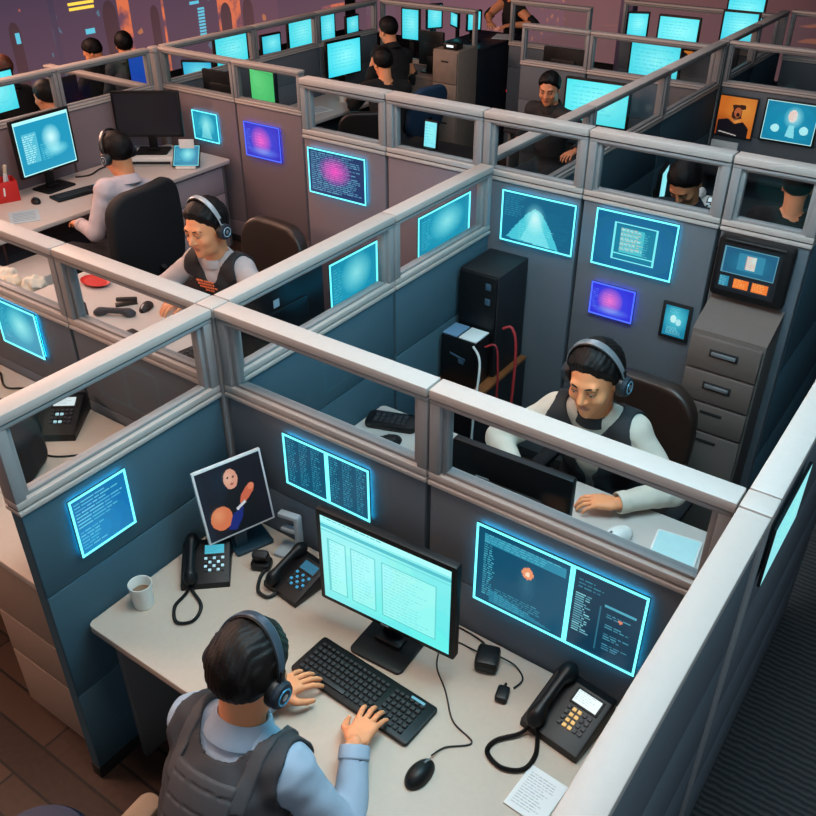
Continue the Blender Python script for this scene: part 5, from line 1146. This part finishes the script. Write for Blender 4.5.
# ------------------------------------------------------------------ right block
desk('dark desk along the hooded man\'s divider', -3.95, -2.3, 7.07, 7.39, .76, M_BLACKM)
monitor('large cyan monitor beside the man in the black hooded jacket', (-3.12, 7.2, .76), math.radians(2), .6, .38, im_plain((70, 216, 226), 21), .13, 0, (.26, .18))
desk('dark desk beyond the hooded man\'s divider', -3.9, -2.3, 7.55, 8.1, .76, M_BLACKM)
monitor('cyan screen right behind the glass over the large cyan monitor', (-2.9, 7.85, .76), math.radians(-6), .5, .36, im_plain((64, 210, 226), 22), .38, 0, (.22, .16))
monitor('dark monitor back behind the hooded man\'s divider glass', (-3.75, 7.8, .76), PI, .42, .3, None, .3, 0, (.2, .16))
t = wall_screen('dim orange picture leaning behind the far divider glass', (-3.2, 9.2 - .037, 1.1), 0, .4, .24, im_orange(), None, None, None, dmat=M_PRINT_LIT, name='framed_portrait', cat='picture')
desk('far dark bench with the twin cyan screens', -3.75, -2.3, 8.55, 9.1, .76, M_BLACKM)
monitor('narrow tilted cyan screen of the far twin pair', (-3.5, 8.85, .76), math.radians(25), .22, .24, im_plain((60, 206, 224), 23), .56, 0, (.18, .16))
monitor('wide cyan screen of the far twin pair', (-3.08, 8.85, .76), 0, .42, .3, im_plain((80, 216, 228), 24), .5, 0, (.22, .16))
monitor('cyan screen cut by the divider rail near the dark corner', (-2.5, 8.82, .76), math.radians(3), .34, .28, im_plain((60, 200, 220), 25), .62, 0, (.2, .16))
desk('farthest bench at the top photo edge', -3.4, -2.2, 9.8, 10.4, .76, M_BLACKM)
monitor('large cyan screen at the top photo edge', (-2.82, 10.05, .76), 0, .4, .34, im_plain((60, 206, 224), 26), .52, 0, (.22, .16))
desk('shadowed desk beside the looking-down man', -2.1, -.75, 5.62, 6.3, .72, M_BLACKM)
monitor('monitor edge glowing beside the looking-down man', (-2.0, 5.9, .72), math.radians(100), .26, .26, im_plain((150, 226, 236), 27), .1, 0, (.2, .16))
t = phone('white telephone beside the looking-down man', (-1.72, 6.12, .72), math.radians(10), None, keys='white', scale=1.2)
wp = mat('white_plastic', (222, 220, 216), rough=.35)
for ch in t.children:
    if ch.name.split('.')[0] in ('base', 'handset'): ch.data.materials[0] = wp
t = thing('paper_tray', 'white tray hanging under the orange portrait', 'tray', (-2.03, 7.3, .75)); mb = MB(); mb.box((0, 0, .01), (.22, .16, .02), .004); mb.box((0, .07, .08), (.22, .02, .14), .004); mb.box((0, .0, .06), (.2, .1, .08), .004); obj('tray', mb, wp, t); mb = MB(); mb.box((0, .0, .106), (.17, .1, .01), .001); obj('paper_stack', mb, M_PAPER, t)
desk('dark desk under the orange portrait', -2.15, -.6, 7.0, 7.39, .75, M_BLACKM)
office_chair('dark chair in the far right corner', (-1.0, 8.5, 0), math.radians(160), backw=.5, backh=.7, back_low=.6, arms=False)
# ------------------------------------------------------------------ people
S_BLUE = mat('light_blue_shirt', (162, 180, 200), rough=.85, bump=.3, bscale=400)
S_CREAM = mat('cream_sweater', (206, 196, 182), rough=.9, bump=.4, bscale=350)
S_GREY = mat('light_grey_shirt', (176, 172, 174), rough=.85, bump=.3, bscale=400)
S_PALE = mat('pale_lilac_shirt', (188, 178, 184), rough=.85, bump=.3, bscale=400)
S_BLACK = mat('black_tshirt', (18, 18, 20), rough=.9, bump=.3, bscale=400)
S_SLATE = mat('dark_slate_jacket', (30, 44, 54), rough=.85, bump=.3, bscale=400)
V_GREY = mat('charcoal_vest', (58, 58, 62), rough=.75, bump=.35, bscale=300)
V_PAD = mat('charcoal_padding', (72, 71, 74), rough=.7, bump=.3, bscale=300)
V_BLACK = mat('black_vest', (34, 36, 40), rough=.75, bump=.35, bscale=300)
HAIR_B = mat('dark_brown_hair', (20, 15, 13), rough=.5, noise=.5, scale=160, spec=.25, bump=.6, bscale=260)

B = person('man in charcoal padded vest and light blue shirt typing, seen from behind', dict(
    yaw=4, head=(-1.225, 1.015, 1.175), hs=1.06, pitch=18, head_turn=-3, pelvis=(-1.19, .7, .58), neck_fwd=-.06, hh=.0045, hb=.009, hd=.0035, hair_mat=HAIR_B,
    L=dict(wrist=(-1.33, 1.175, .832), dir=(.26, .95, -.12), curl=(8, 15, 12), pole=(-.45, -1, -.12)),
    R=dict(wrist=(-1.025, 1.185, .832), dir=(-.2, .97, -.12), curl=(8, 14, 12), pole=(.28, -1, -.12)),
    shirt=S_BLUE, vest=V_GREY, quilt=V_PAD, hair='short', hvol=.017))
headset('dark headset with blue-ringed cups worn by the man in the padded vest', B, (70, 150, 190), (70, 86, 100))
office_chair('office chair of the foreground typist, tan arm pad showing', (-1.17, .71, 0), math.radians(4), armm=mat('tan_pad', (150, 122, 98), rough=.6), backh=.42, lean=.25)
t = thing('round_stool', 'round navy stool with a brown rim at the photo edge', 'stool', (-1.72, .53, 0)); mb = MB(); mb.lathe([(.15, .43), (.165, .44), (.165, .475), (.15, .5), (.0001, .505)], 32, cap=False); obj('seat', mb, mat('navy_vinyl', (22, 34, 58), rough=.5), t); mb = MB(); mb.lathe([(.155, .405), (.172, .41), (.172, .438), (.155, .444)], 32); obj('rim', mb, mat('brown_wood_top', (126, 72, 38)), t)
for k in range(4):
    a = PI / 4 + k * PI / 2; mb = MB(); mb.tube([(.12 * math.cos(a), .12 * math.sin(a), .41), (.17 * math.cos(a), .17 * math.sin(a), .005)], .014, 8); obj('leg', mb, M_BLACK, t)

B = person('man in black vest over cream sweater leaning on the desk by the server', dict(
    yaw=184, head=(-1.075, 2.765, 1.25), hs=1.12, pitch=11, roll=-4, head_turn=-6, pelvis=(-1.08, 3.02, .6), neck_fwd=-.06, hh=.004, hb=.009, hd=.0035, hair='swept',
    L=dict(wrist=(-.865, 2.62, .82), dir=(-.93, -.36, -.06), curl=(14, 26, 20), pole=(.7, .35, -.35)),
    R=dict(wrist=(-1.26, 2.55, .835), dir=(.3, -.9, -.1), curl=(9, 16, 12), pole=(-.9, .2, -.3)),
    shirt=S_CREAM, collar='crew', band=V_BLACK, hvol=.017, vest=V_BLACK, vest_open=.062, skin=(238, 156, 108)))
headset('black headset with grey band worn by the man in the cream sweater', B, (110, 160, 180), (128, 134, 140))
P0 = B['nb'] + B['F'] * .135 - B['U'] * .16 - B['R'] * .11
mb = MB()
for dx, dz, r in ((0, 0, .016), (.012, .016, .011), (-.01, -.016, .012)): mb.ball((P0 - np.array(B['root'].location) + np.array((dx, 0, dz))).tolist(), (r, .006, r))
obj('badge', mb, mat('orange_badge', (206, 128, 88), rough=.4), [c for c in B['root'].children if c.name.startswith('vest')][0])['label'] = 'small orange badge'
office_chair('dark leather chair of the man in the cream sweater', (-1.03, 3.0, 0), math.radians(184 - 6), M_BROWNLEATHER, backw=.5, backh=.56, back_low=.46, lean=.04)

B = person('man in black vest with orange print over a grey shirt, looking down', dict(
    yaw=186, head=(-3.4, 2.95, 1.27), hs=1.14, pitch=8, roll=-4, head_turn=-4, pelvis=(-3.4, 3.17, .6), neck_fwd=-.06, hh=.0045, hb=.0105, hd=.0045, hair='swept',
    L=dict(wrist=(-3.1, 2.74, .875), dir=(-.2, -.95, -.1), curl=(16, 30, 24), pole=(.8, .5, .1)),
    R=dict(wrist=(-3.53, 2.84, .866), dir=(-.3, -.92, -.16), curl=(14, 24, 20), pole=(-.9, .4, .1)),
    shirt=S_GREY, collar='crew', hvol=.017, vest=V_BLACK, skin=(236, 156, 110)))
headset('headset with a bright silver band worn by the orange-print vest man', B, (150, 175, 190), (176, 184, 190))
Tm2 = np.stack([B['R'], B['F'], B['U']], 1); mb = MB(); r3 = random.Random(2)
for j in range(4):
    x = .062 if j < 3 else .03
    while x > (-.05 if j < 3 else -.02):
        w = r3.uniform(.008, .02); p = B['pel'] + Tm2 @ np.array((x, .141 - .001 * j, B['sl'] - .075 - j * .022)); Mx = Matrix([[*Tm2[0], p[0]], [*Tm2[1], p[1]], [*Tm2[2], p[2]], [0, 0, 0, 1]]); mb.box((0, 0, 0), (w, .006, .011), .001, Mx); x -= w + .005
o = obj('chest_print', mb, mat('orange_print', (226, 116, 70), rough=.6), None); o.parent = [c for c in B['root'].children if c.name.startswith('vest')][0]; o.location = tuple(-np.array(B['root'].location))
office_chair('dark brown leather chair behind the orange-print vest man', (-3.4, 3.17, 0), math.radians(176), M_BROWNLEATHER, backw=.52, backh=.6, back_low=.55, arms=False, lean=.06)

B = person('man in a pale shirt at the wall desk, seen from behind', dict(
    yaw=95, head=(-4.86, 3.55, 1.25), hs=1.08, pitch=20, pelvis=(-4.74, 3.43, .6), neck_fwd=-.05, hh=.006, hb=.012, hd=.006, face=False,
    L=dict(wrist=(-5.06, 3.3, .8), dir=(-.9, .3, -.1), pole=(.3, -.5, -.8)), R=dict(wrist=(-5.28, 3.72, .84), dir=(-.95, .0, -.1)), shirt=S_PALE, width=.17))
headset('headset with a grey cup ring worn by the pale-shirt man', B, (150, 160, 170), (60, 62, 66))
office_chair('tall black chair behind the man in the pale shirt', (-4.75, 3.41, 0), math.radians(97), mat('black_chair_fabric', (15, 17, 22), rough=.75, bump=.3), backw=.64, backh=.74, back_low=.4, arms=False, lean=.03)

bg = dict(hh=.008, hb=.015, hd=.008)
person('man looking down in a slate jacket behind the framed card display', dict(bg, yaw=172, head=(-1.62, 5.2, 1.24), pitch=46, hs=1.1, pelvis=(-1.6, 5.35, .56), neck_fwd=-.09, shirt=S_SLATE, width=.17, L=dict(wrist=(-1.55, 4.92, .8)), R=dict(wrist=(-1.85, 4.95, .8))))
person('man in a black t-shirt with his back turned, over the console', dict(bg, yaw=12, head=(-1.03, 5.46, 1.26), pitch=10, pelvis=(-1.03, 5.29, .57), shirt=S_BLACK, sleeve='short', face=False, width=.165, collar=False, L=dict(wrist=(-1.22, 5.68, .84)), R=dict(wrist=(-.92, 5.8, .84))))
person('man in a black hooded jacket beside the large cyan monitor', dict(bg, hh=.006, yaw=170, head=(-3.35, 6.74, 1.26), pitch=14, head_turn=22, pelvis=(-3.35, 6.86, .56), shirt=mat('black_jacket', (26, 25, 27), rough=.8, bump=.3), width=.18, skin=(216, 140, 100), L=dict(wrist=(-3.05, 6.7, .8)), R=dict(wrist=(-3.6, 6.7, .8))))
person('dark-haired worker at the far monitor, partly behind his neighbour', dict(bg, yaw=75, head=(-5.6, 7.56, 1.36), pitch=14, pelvis=(-5.3, 7.34, .6), shirt=S_BLACK, sleeve='short', L=dict(wrist=(-5.68, 7.34, .85)), R=dict(wrist=(-5.66, 7.7, .85))))
person('man in black with dark hair at the far desk, back turned, nearer the glass', dict(bg, yaw=60, head=(-5.07, 6.76, 1.25), pitch=12, pelvis=(-4.9, 6.62, .58), shirt=S_BLACK, face=False, width=.19, collar=False, L=dict(wrist=(-5.5, 6.8, .84)), R=dict(wrist=(-5.3, 7.1, .84))))
office_chair('blue fabric chair behind the worker at the far cyan monitor', (-5.25, 7.38, 0), math.radians(80), M_BLUEFAB, backw=.5, backh=.5, back_low=.46, arms=False)
person('standing man in a black t-shirt working at the tall counter', dict(bg, yaw=140, head=(-5.25, 9.3, 1.64), pitch=35, pelvis=(-5.2, 9.45, .98), stand=True, shirt=S_BLACK, sleeve='short', width=.19, collar=False, neck_fwd=-.09, L=dict(wrist=(-5.02, 9.06, 1.26), dir=(-.6, -.6, -.1), pole=(.9, 0, -.4)), R=dict(wrist=(-5.3, 9.05, 1.26), dir=(.5, -.7, -.1), pole=(-.9, 0, -.4))))
person('dark-haired person seen from behind through glass at the left edge', dict(bg, yaw=95, head=(-6.65, 4.28, 1.22), pitch=8, pelvis=(-6.5, 4.24, .56), shirt=mat('pale_collar_shirt', (176, 160, 156), rough=.85), face=False, L=dict(wrist=(-6.95, 4.12, .84)), R=dict(wrist=(-6.95, 4.42, .84))))
person('distant person with a topknot facing the city, above the divider rail', dict(bg, yaw=60, head=(-7.9, 6.1, 1.2), pitch=5, pelvis=(-7.75, 6.02, .54), shirt=S_SLATE, face=False))
person('distant bowed person beside the one with the topknot', dict(bg, yaw=120, head=(-8.3, 6.0, 1.1), pitch=30, pelvis=(-8.15, 5.7, .52), shirt=S_BLACK, face=False))
person('distant dark-haired person at the left photo edge below the city', dict(bg, yaw=100, head=(-7.9, 4.7, 1.2), pitch=12, pelvis=(-7.75, 4.7, .56), shirt=S_BLACK, face=False, hair_mat=mat('auburn_hair', (96, 52, 34), rough=.5)))
# ------------------------------------------------------------------ floor, window wall, city
def floor_mat(name, c1, c2, scale, rough, carpet=False):
    m = bpy.data.materials.new(name); m.use_nodes = True; nt = m.node_tree; N = nt.nodes; L = nt.links; p = N['Principled BSDF']
    tc = N.new('ShaderNodeTexCoord')
    if carpet:
        w = N.new('ShaderNodeTexWave'); w.bands_direction = 'Y'; w.inputs['Scale'].default_value = scale; w.inputs['Distortion'].default_value = 2.5; w.inputs['Detail'].default_value = 3; w.inputs['Detail Scale'].default_value = 2; f = w.outputs['Fac']; L.new(tc.outputs['Object'], w.inputs['Vector'])
    else:
        w = N.new('ShaderNodeTexBrick'); w.inputs['Scale'].default_value = scale; w.inputs['Color1'].default_value = (.2, .2, .2, 1); w.inputs['Color2'].default_value = (.9, .9, .9, 1); w.inputs['Mortar'].default_value = (0, 0, 0, 1); w.inputs['Mortar Size'].default_value = .006; w.inputs['Brick Width'].default_value = 1.2; w.inputs['Row Height'].default_value = .13; f = w.outputs['Color']; L.new(tc.outputs['Object'], w.inputs['Vector'])
    n = N.new('ShaderNodeTexNoise'); n.inputs['Scale'].default_value = 40; L.new(tc.outputs['Object'], n.inputs['Vector'])
    a = N.new('ShaderNodeMixRGB'); a.blend_type = 'OVERLAY'; a.inputs[0].default_value = .6; L.new(f, a.inputs[1]); L.new(n.outputs['Fac'], a.inputs[2])
    r = N.new('ShaderNodeValToRGB'); r.color_ramp.elements[0].color = (*lin(c1), 1); r.color_ramp.elements[1].color = (*lin(c2), 1); L.new(a.outputs[0], r.inputs[0]); L.new(r.outputs[0], p.inputs['Base Color'])
    p.inputs['Roughness'].default_value = rough; b = N.new('ShaderNodeBump'); b.inputs['Strength'].default_value = .4; b.inputs['Distance'].default_value = .004; L.new(f, b.inputs['Height']); L.new(b.outputs[0], p.inputs['Normal']); return m
mb = MB(); mb.box((-5.42, 6.0, -.05), (10.3, 14.0, .1)); struct('floor', mb, floor_mat('wood_floor', (28, 19, 15), (84, 58, 44), 1.0, .45))
mb = MB(); mb.box((1.23, 6.0, -.05), (3.0, 14.0, .1)); struct('floor_corridor', mb, floor_mat('ribbed_carpet', (40, 38, 39), (74, 71, 71), 11.0, .9, True))
mb = MB()
for y in (-1, 13): mb.box((-10.5, y, 2.0), (.08, .08, 4.0), .005)
mb.box((-10.5, 6, .06), (.1, 14, .12)); mb.box((-10.5, 6, 3.95), (.1, 14, .1)); fr = struct('window_1', mb, M_DARK)
mb = MB(); mb.box((-10.5, 6, 2.0), (.012, 13.9, 3.8)); gl = obj('window_pane', mb, mat_glass('window_glass', (.96, .97, .98), .4), fr)
mb = MB()
for x in (-10.4, 2.6): mb.box((x, 13.0, 2.0), (.08, .08, 4.0), .005)
mb.box((-3.9, 13.0, .06), (13, .1, .12)); mb.box((-3.9, 13, 3.95), (13, .1, .1)); fr = struct('window_2', mb, M_DARK)
mb = MB(); mb.box((-3.9, 13.0, 2.0), (12.9, .012, 3.8)); obj('window_pane', mb, mat_glass('window_glass'), fr)
# column beyond the far short divider
mb = MB(); mb.box((-4.2, 10.3, 1.6), (.16, .16, 3.2), .02); struct('column', mb, mat('mauve_paint', (120, 104, 132), rough=.7))

def city_mat(name, base, hazec, gl=.35, wscale=.45, lit=(80, 150, 180), frac=.975):
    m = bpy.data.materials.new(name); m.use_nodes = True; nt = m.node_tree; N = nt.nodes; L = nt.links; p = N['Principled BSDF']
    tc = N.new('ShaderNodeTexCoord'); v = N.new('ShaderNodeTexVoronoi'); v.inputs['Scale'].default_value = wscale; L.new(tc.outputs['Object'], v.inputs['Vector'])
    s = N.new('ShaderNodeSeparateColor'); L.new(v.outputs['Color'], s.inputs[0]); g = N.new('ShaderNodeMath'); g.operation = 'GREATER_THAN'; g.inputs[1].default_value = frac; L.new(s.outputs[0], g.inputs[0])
    x = N.new('ShaderNodeMixRGB'); x.inputs[1].default_value = (*lin(hazec), 1); x.inputs[2].default_value = (*lin(lit), 1); L.new(g.outputs[0], x.inputs[0])
    p.inputs['Base Color'].default_value = (*lin(base), 1); L.new(x.outputs[0], p.inputs['Emission Color']); p.inputs['Emission Strength'].default_value = gl; p.inputs['Roughness'].default_value = .6; return m  # emission paints the dusk haze into the city surfaces
def glow_mat():
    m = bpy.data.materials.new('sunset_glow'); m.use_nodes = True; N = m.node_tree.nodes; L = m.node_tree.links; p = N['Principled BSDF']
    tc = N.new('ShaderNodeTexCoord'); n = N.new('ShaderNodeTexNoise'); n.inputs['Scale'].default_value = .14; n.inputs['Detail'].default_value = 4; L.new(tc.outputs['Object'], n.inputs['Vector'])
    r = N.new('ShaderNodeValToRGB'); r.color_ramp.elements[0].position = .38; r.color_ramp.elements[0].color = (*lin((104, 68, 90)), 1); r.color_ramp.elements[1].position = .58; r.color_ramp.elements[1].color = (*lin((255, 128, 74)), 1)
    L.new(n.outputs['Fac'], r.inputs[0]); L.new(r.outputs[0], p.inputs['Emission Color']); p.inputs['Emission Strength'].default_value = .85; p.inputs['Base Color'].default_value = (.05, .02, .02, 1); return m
ORANGE_GLOW = glow_mat()  # sunset glow between the towers, put into emission on solid blocks
CM = [city_mat('dusk_facade_violet', (54, 50, 74), (74, 68, 100), .55), city_mat('dusk_facade_blue', (50, 56, 80), (54, 64, 98), .55), city_mat('dusk_facade_mauve', (78, 62, 86), (100, 76, 104), .55, lit=(240, 150, 90)), city_mat('dusk_facade_dark', (34, 30, 46), (44, 38, 58), .5, .3, (70, 60, 80), .9), ORANGE_GLOW]
NEONC = emat('cyan_neon', (70, 200, 225), 1.2); NEONY = emat('yellow_neon', (255, 214, 70), 1.4)
VIEW = Matrix(((.8160, -.3174, .4830), (.5780, .4482, -.6820), (0, .8357, .5492)))
def cpos(u, v, far=1.0):
    """a spot in the city on the camera ray through image pixel u, v, 200 m out times FAR"""
    d = VIEW @ Vector(((u - 408) / 871.9, (408 - v) / 871.9, -1)); return Vector((0, 0, 3)) + d * (-200 * far / d.x)
towers = [(-30, 28, -20, 0, 1.5, 0), (25, 61, -20, 1, 1.62, 0), (58, 99, -30, 0, 1.5, 0), (102, 114, 5, 3, 1.1, 1), (131, 151, -20, 2, 1.3, 0), (146, 174, -8, 4, 1.9, 0), (171, 203, -20, 0, 1.35, 0), (200, 232, -14, 4, 1.9, 0), (229, 258, -20, 4, 1.92, 0), (256, 300, -20, 2, 1.6, 0), (297, 344, -20, 0, 1.4, 0), (341, 400, -20, 2, 1.6, 0), (401, 448, -20, 1, 1.75, 0), (449, 520, -20, 2, 1.62, 0), (8, 18, 26, 3, 1.15, 1), (150, 157, 8, 3, 1.2, 1), (221, 229, 6, 3, 1.2, 1), (243, 251, 2, 3, 1.2, 1), (96, 135, -30, 4, 1.8, 0)]  # tower edges and tops given as image pixel positions
tl = ['violet tower at the left photo edge with a red beacon', 'blue-grey tower bearing a dotted cyan sign', 'violet tower under the yellow sign', 'dark round-topped tower before the orange glow, nearest the yellow sign', 'mauve tower right of the orange glow', 'orange glowing tower between the mauve tower and the tall cyan sign', 'violet tower with a tall cyan lettered sign', 'orange glowing tower right of the tall cyan lettered sign', 'second orange glowing tower right of the tall cyan sign, by the cyan star', 'mauve tower with a cyan star light', 'wide violet tower above the green screen', 'wide mauve tower above the far cyan screens', 'blue tower behind the far glass end', 'mauve tower behind the standing man', 'small round-topped tower at the left photo edge', 'small round-topped tower by the orange window wall', 'small round-topped tower right of the orange windows', 'thin round-topped tower left of the cyan star', 'broad tower glowing orange behind the dark round-topped one']
sign = {0: [('beacon', ORANGE_GLOW, 4, 8, 1.6, 2)], 1: [('neon_sign', NEONC, 31, 8, 1.6, 26), ('neon_sign', NEONC, 43, 35, 1.5, 14), ('neon_sign', NEONC, 28, 30, 1.3, 6)], 2: [('neon_sign', NEONY, 68, 1, 26, 2.2), ('neon_sign', NEONY, 69, 6, 25, 2.2), ('neon_sign', NEONC, 78, 29, 9, 4)], 6: [('neon_sign', NEONC, 190, 18, 6, 20), ('neon_sign', NEONC, 182, 1, 9, 2)], 9: [('neon_sign', NEONC, 264, 3, 7, 5)], 14: [('neon_sign', NEONC, 15, 38, 4, 9)], 10: [('sunset_glow_panel', ORANGE_GLOW, 312, 3, 26, 2)]}
for i, (u0, u1, v, mi, far, rd) in enumerate(towers):
    a, b = cpos(u0, v, far), cpos(u1, v, far); c = (a + b) / 2; w = (b - a).length; ang = math.atan2(b.y - a.y, b.x - a.x); zt = c.z; zb = -110 * far
    t = thing('city_tower', tl[i], 'skyscraper', (c.x, c.y, zb), ang, 'city towers outside'); h = zt - zb
    mb = MB(); out = rrect(w, w * .8, w * (.38 if rd else .02), 4)
    mb.prism(out, 0, h - (w * .6 if rd else 0), .05)
    if rd: mb.ball((0, 0, h - w * .6), (w * .5, w * .4, w * .9))
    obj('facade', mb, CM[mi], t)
    for nm, m_, u, v_, pw, ph in sign.get(i, []):
        p = cpos(u, v_, far); k = (cpos(u + 1, v_, far) - p).length; q = t.matrix_basis.inverted() @ p if False else Matrix.Rotation(-ang, 3, 'Z') @ (p - Vector((c.x, c.y, zb)))
        mb = MB()
        if nm == 'neon_sign' and ph > 12:
            n = int(ph / 2.2)
            for j in range(n): mb.box((q.x, -w * .4 - .2, q.z + (j - n / 2) * k * ph / n), (k * pw, .3, k * ph / n * .6))
        else: mb.box((q.x, -w * .4 - .2, q.z), (k * pw, .3, k * ph), .02)
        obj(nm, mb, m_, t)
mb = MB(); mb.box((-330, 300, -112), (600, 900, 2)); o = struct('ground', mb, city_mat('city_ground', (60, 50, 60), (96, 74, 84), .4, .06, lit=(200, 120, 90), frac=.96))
# low smog over the roofs near the building
mb = MB(); mb.box((-110, 150, -61), (110, 360, 90))
m = bpy.data.materials.new('smog'); m.use_nodes = True; N = m.node_tree.nodes; L = m.node_tree.links; N.remove(N['Principled BSDF'])
va = N.new('ShaderNodeVolumeAbsorption'); va.inputs['Density'].default_value = .004; va.inputs['Color'].default_value = (.5, .42, .45, 1); ve = N.new('ShaderNodeEmission'); ve.inputs['Color'].default_value = (*lin((190, 132, 128)), 1); ve.inputs['Strength'].default_value = .0019; ad = N.new('ShaderNodeAddShader'); L.new(va.outputs[0], ad.inputs[0]); L.new(ve.outputs[0], ad.inputs[1]); L.new(ad.outputs[0], N['Material Output'].inputs['Volume'])
o = obj('smog', mb, m); o['kind'] = 'stuff'; tag(o, 'purple dusk smog lying between the city towers', 'smog')

# ------------------------------------------------------------------ light
def area(name, loc, rot, size, energy, col, sy=None):
    l = bpy.data.lights.new(name, 'AREA'); l.energy = energy; l.color = col; l.size = size
    if sy: l.shape = 'RECTANGLE'; l.size_y = sy
    o = bpy.data.objects.new(name, l); o.location = loc; o.rotation_euler = rot; C.objects.link(o); return o
def toward(loc, tgt):
    return (Vector(tgt) - Vector(loc)).to_track_quat('-Z', 'Y').to_euler()
area('ceiling_light', (-1.0, 1.6, 4.2), (0, 0, 0), 1.5, 78, (1.0, .91, .84), 1.5)
area('ceiling_light_back', (-2.6, 5.6, 4.2), (0, 0, 0), 2.0, 46, (.86, .93, 1.0), 2.0)
area('ceiling_light_left', (-4.6, 3.2, 4.2), (0, 0, 0), 1.6, 66, (1.0, .66, .54), 1.6)
area('overhead_peach_fill', (-3.6, .6, 4.2), (0, 0, 0), 1.2, 42, (1.0, .62, .46), 1.2)  # added warm source that turns the near caps and counter peach
area('dusk_light', (-9.6, 3.5, 3.4), toward((-9.6, 3.5, 3.4), (-3, 2.5, 1.0)), 3.0, 330, (1.0, .55, .40), 2.0)
area('dusk_light_near', (-7.0, -1.2, 3.6), toward((-7.0, -1.2, 3.6), (-3.0, 1.6, 1.0)), 2.0, 150, (1.0, .58, .42), 1.5)
area('cool_fill', (2.2, .9, 2.5), toward((2.2, .9, 2.5), (-.2, 1.6, 1.0)), 1.5, 26, (.6, .85, 1.0), 1.2)
area('teal_fill', (-.55, 2.3, 3.35), toward((-.55, 2.3, 3.35), (-2.1, 1.9, .9)), 1.2, 52, (.2, .75, 1.0), 1.2)
area('front_fill', (.9, -2.2, 3.9), toward((.9, -2.2, 3.9), (-1.5, 2.6, .9)), 2.4, 42, (.7, .88, 1.0), 1.6)  # added from the camera side to lift the panel faces
w = bpy.data.worlds.new('dusk'); bpy.context.scene.world = w; w.use_nodes = True; N = w.node_tree.nodes; L = w.node_tree.links
bgn = N['Background']; tc = N.new('ShaderNodeTexCoord'); sp = N.new('ShaderNodeSeparateXYZ'); L.new(tc.outputs['Generated'], sp.inputs[0]); rp = N.new('ShaderNodeValToRGB'); L.new(sp.outputs['Z'], rp.inputs[0])
rp.color_ramp.elements[0].position = 0.0; rp.color_ramp.elements[0].color = (*lin((120, 84, 100)), 1); rp.color_ramp.elements[1].position = .6; rp.color_ramp.elements[1].color = (*lin((52, 60, 92)), 1)
L.new(rp.outputs[0], bgn.inputs[0]); bgn.inputs[1].default_value = .13

# ------------------------------------------------------------------ camera
cam = bpy.data.cameras.new('camera'); cam.sensor_width = 36.0; cam.lens = 36.0 * 871.9 / 816.0; cam.clip_end = 2000; cam.clip_start = .05
co = bpy.data.objects.new('camera', cam); C.objects.link(co)
co.matrix_world = Matrix(((.8160, -.3174, .4830, 0), (.5780, .4482, -.6820, 0), (0, .8357, .5492, 3.0), (0, 0, 0, 1)))
bpy.context.scene.camera = co
sc = bpy.context.scene
sc.view_settings.view_transform = 'Standard'; sc.view_settings.look = 'None'; sc.view_settings.exposure = 0.0
sc.cycles.use_denoising = True
sc.cycles.transparent_max_bounces = 24; sc.cycles.max_bounces = 8; sc.cycles.sample_clamp_indirect = 6
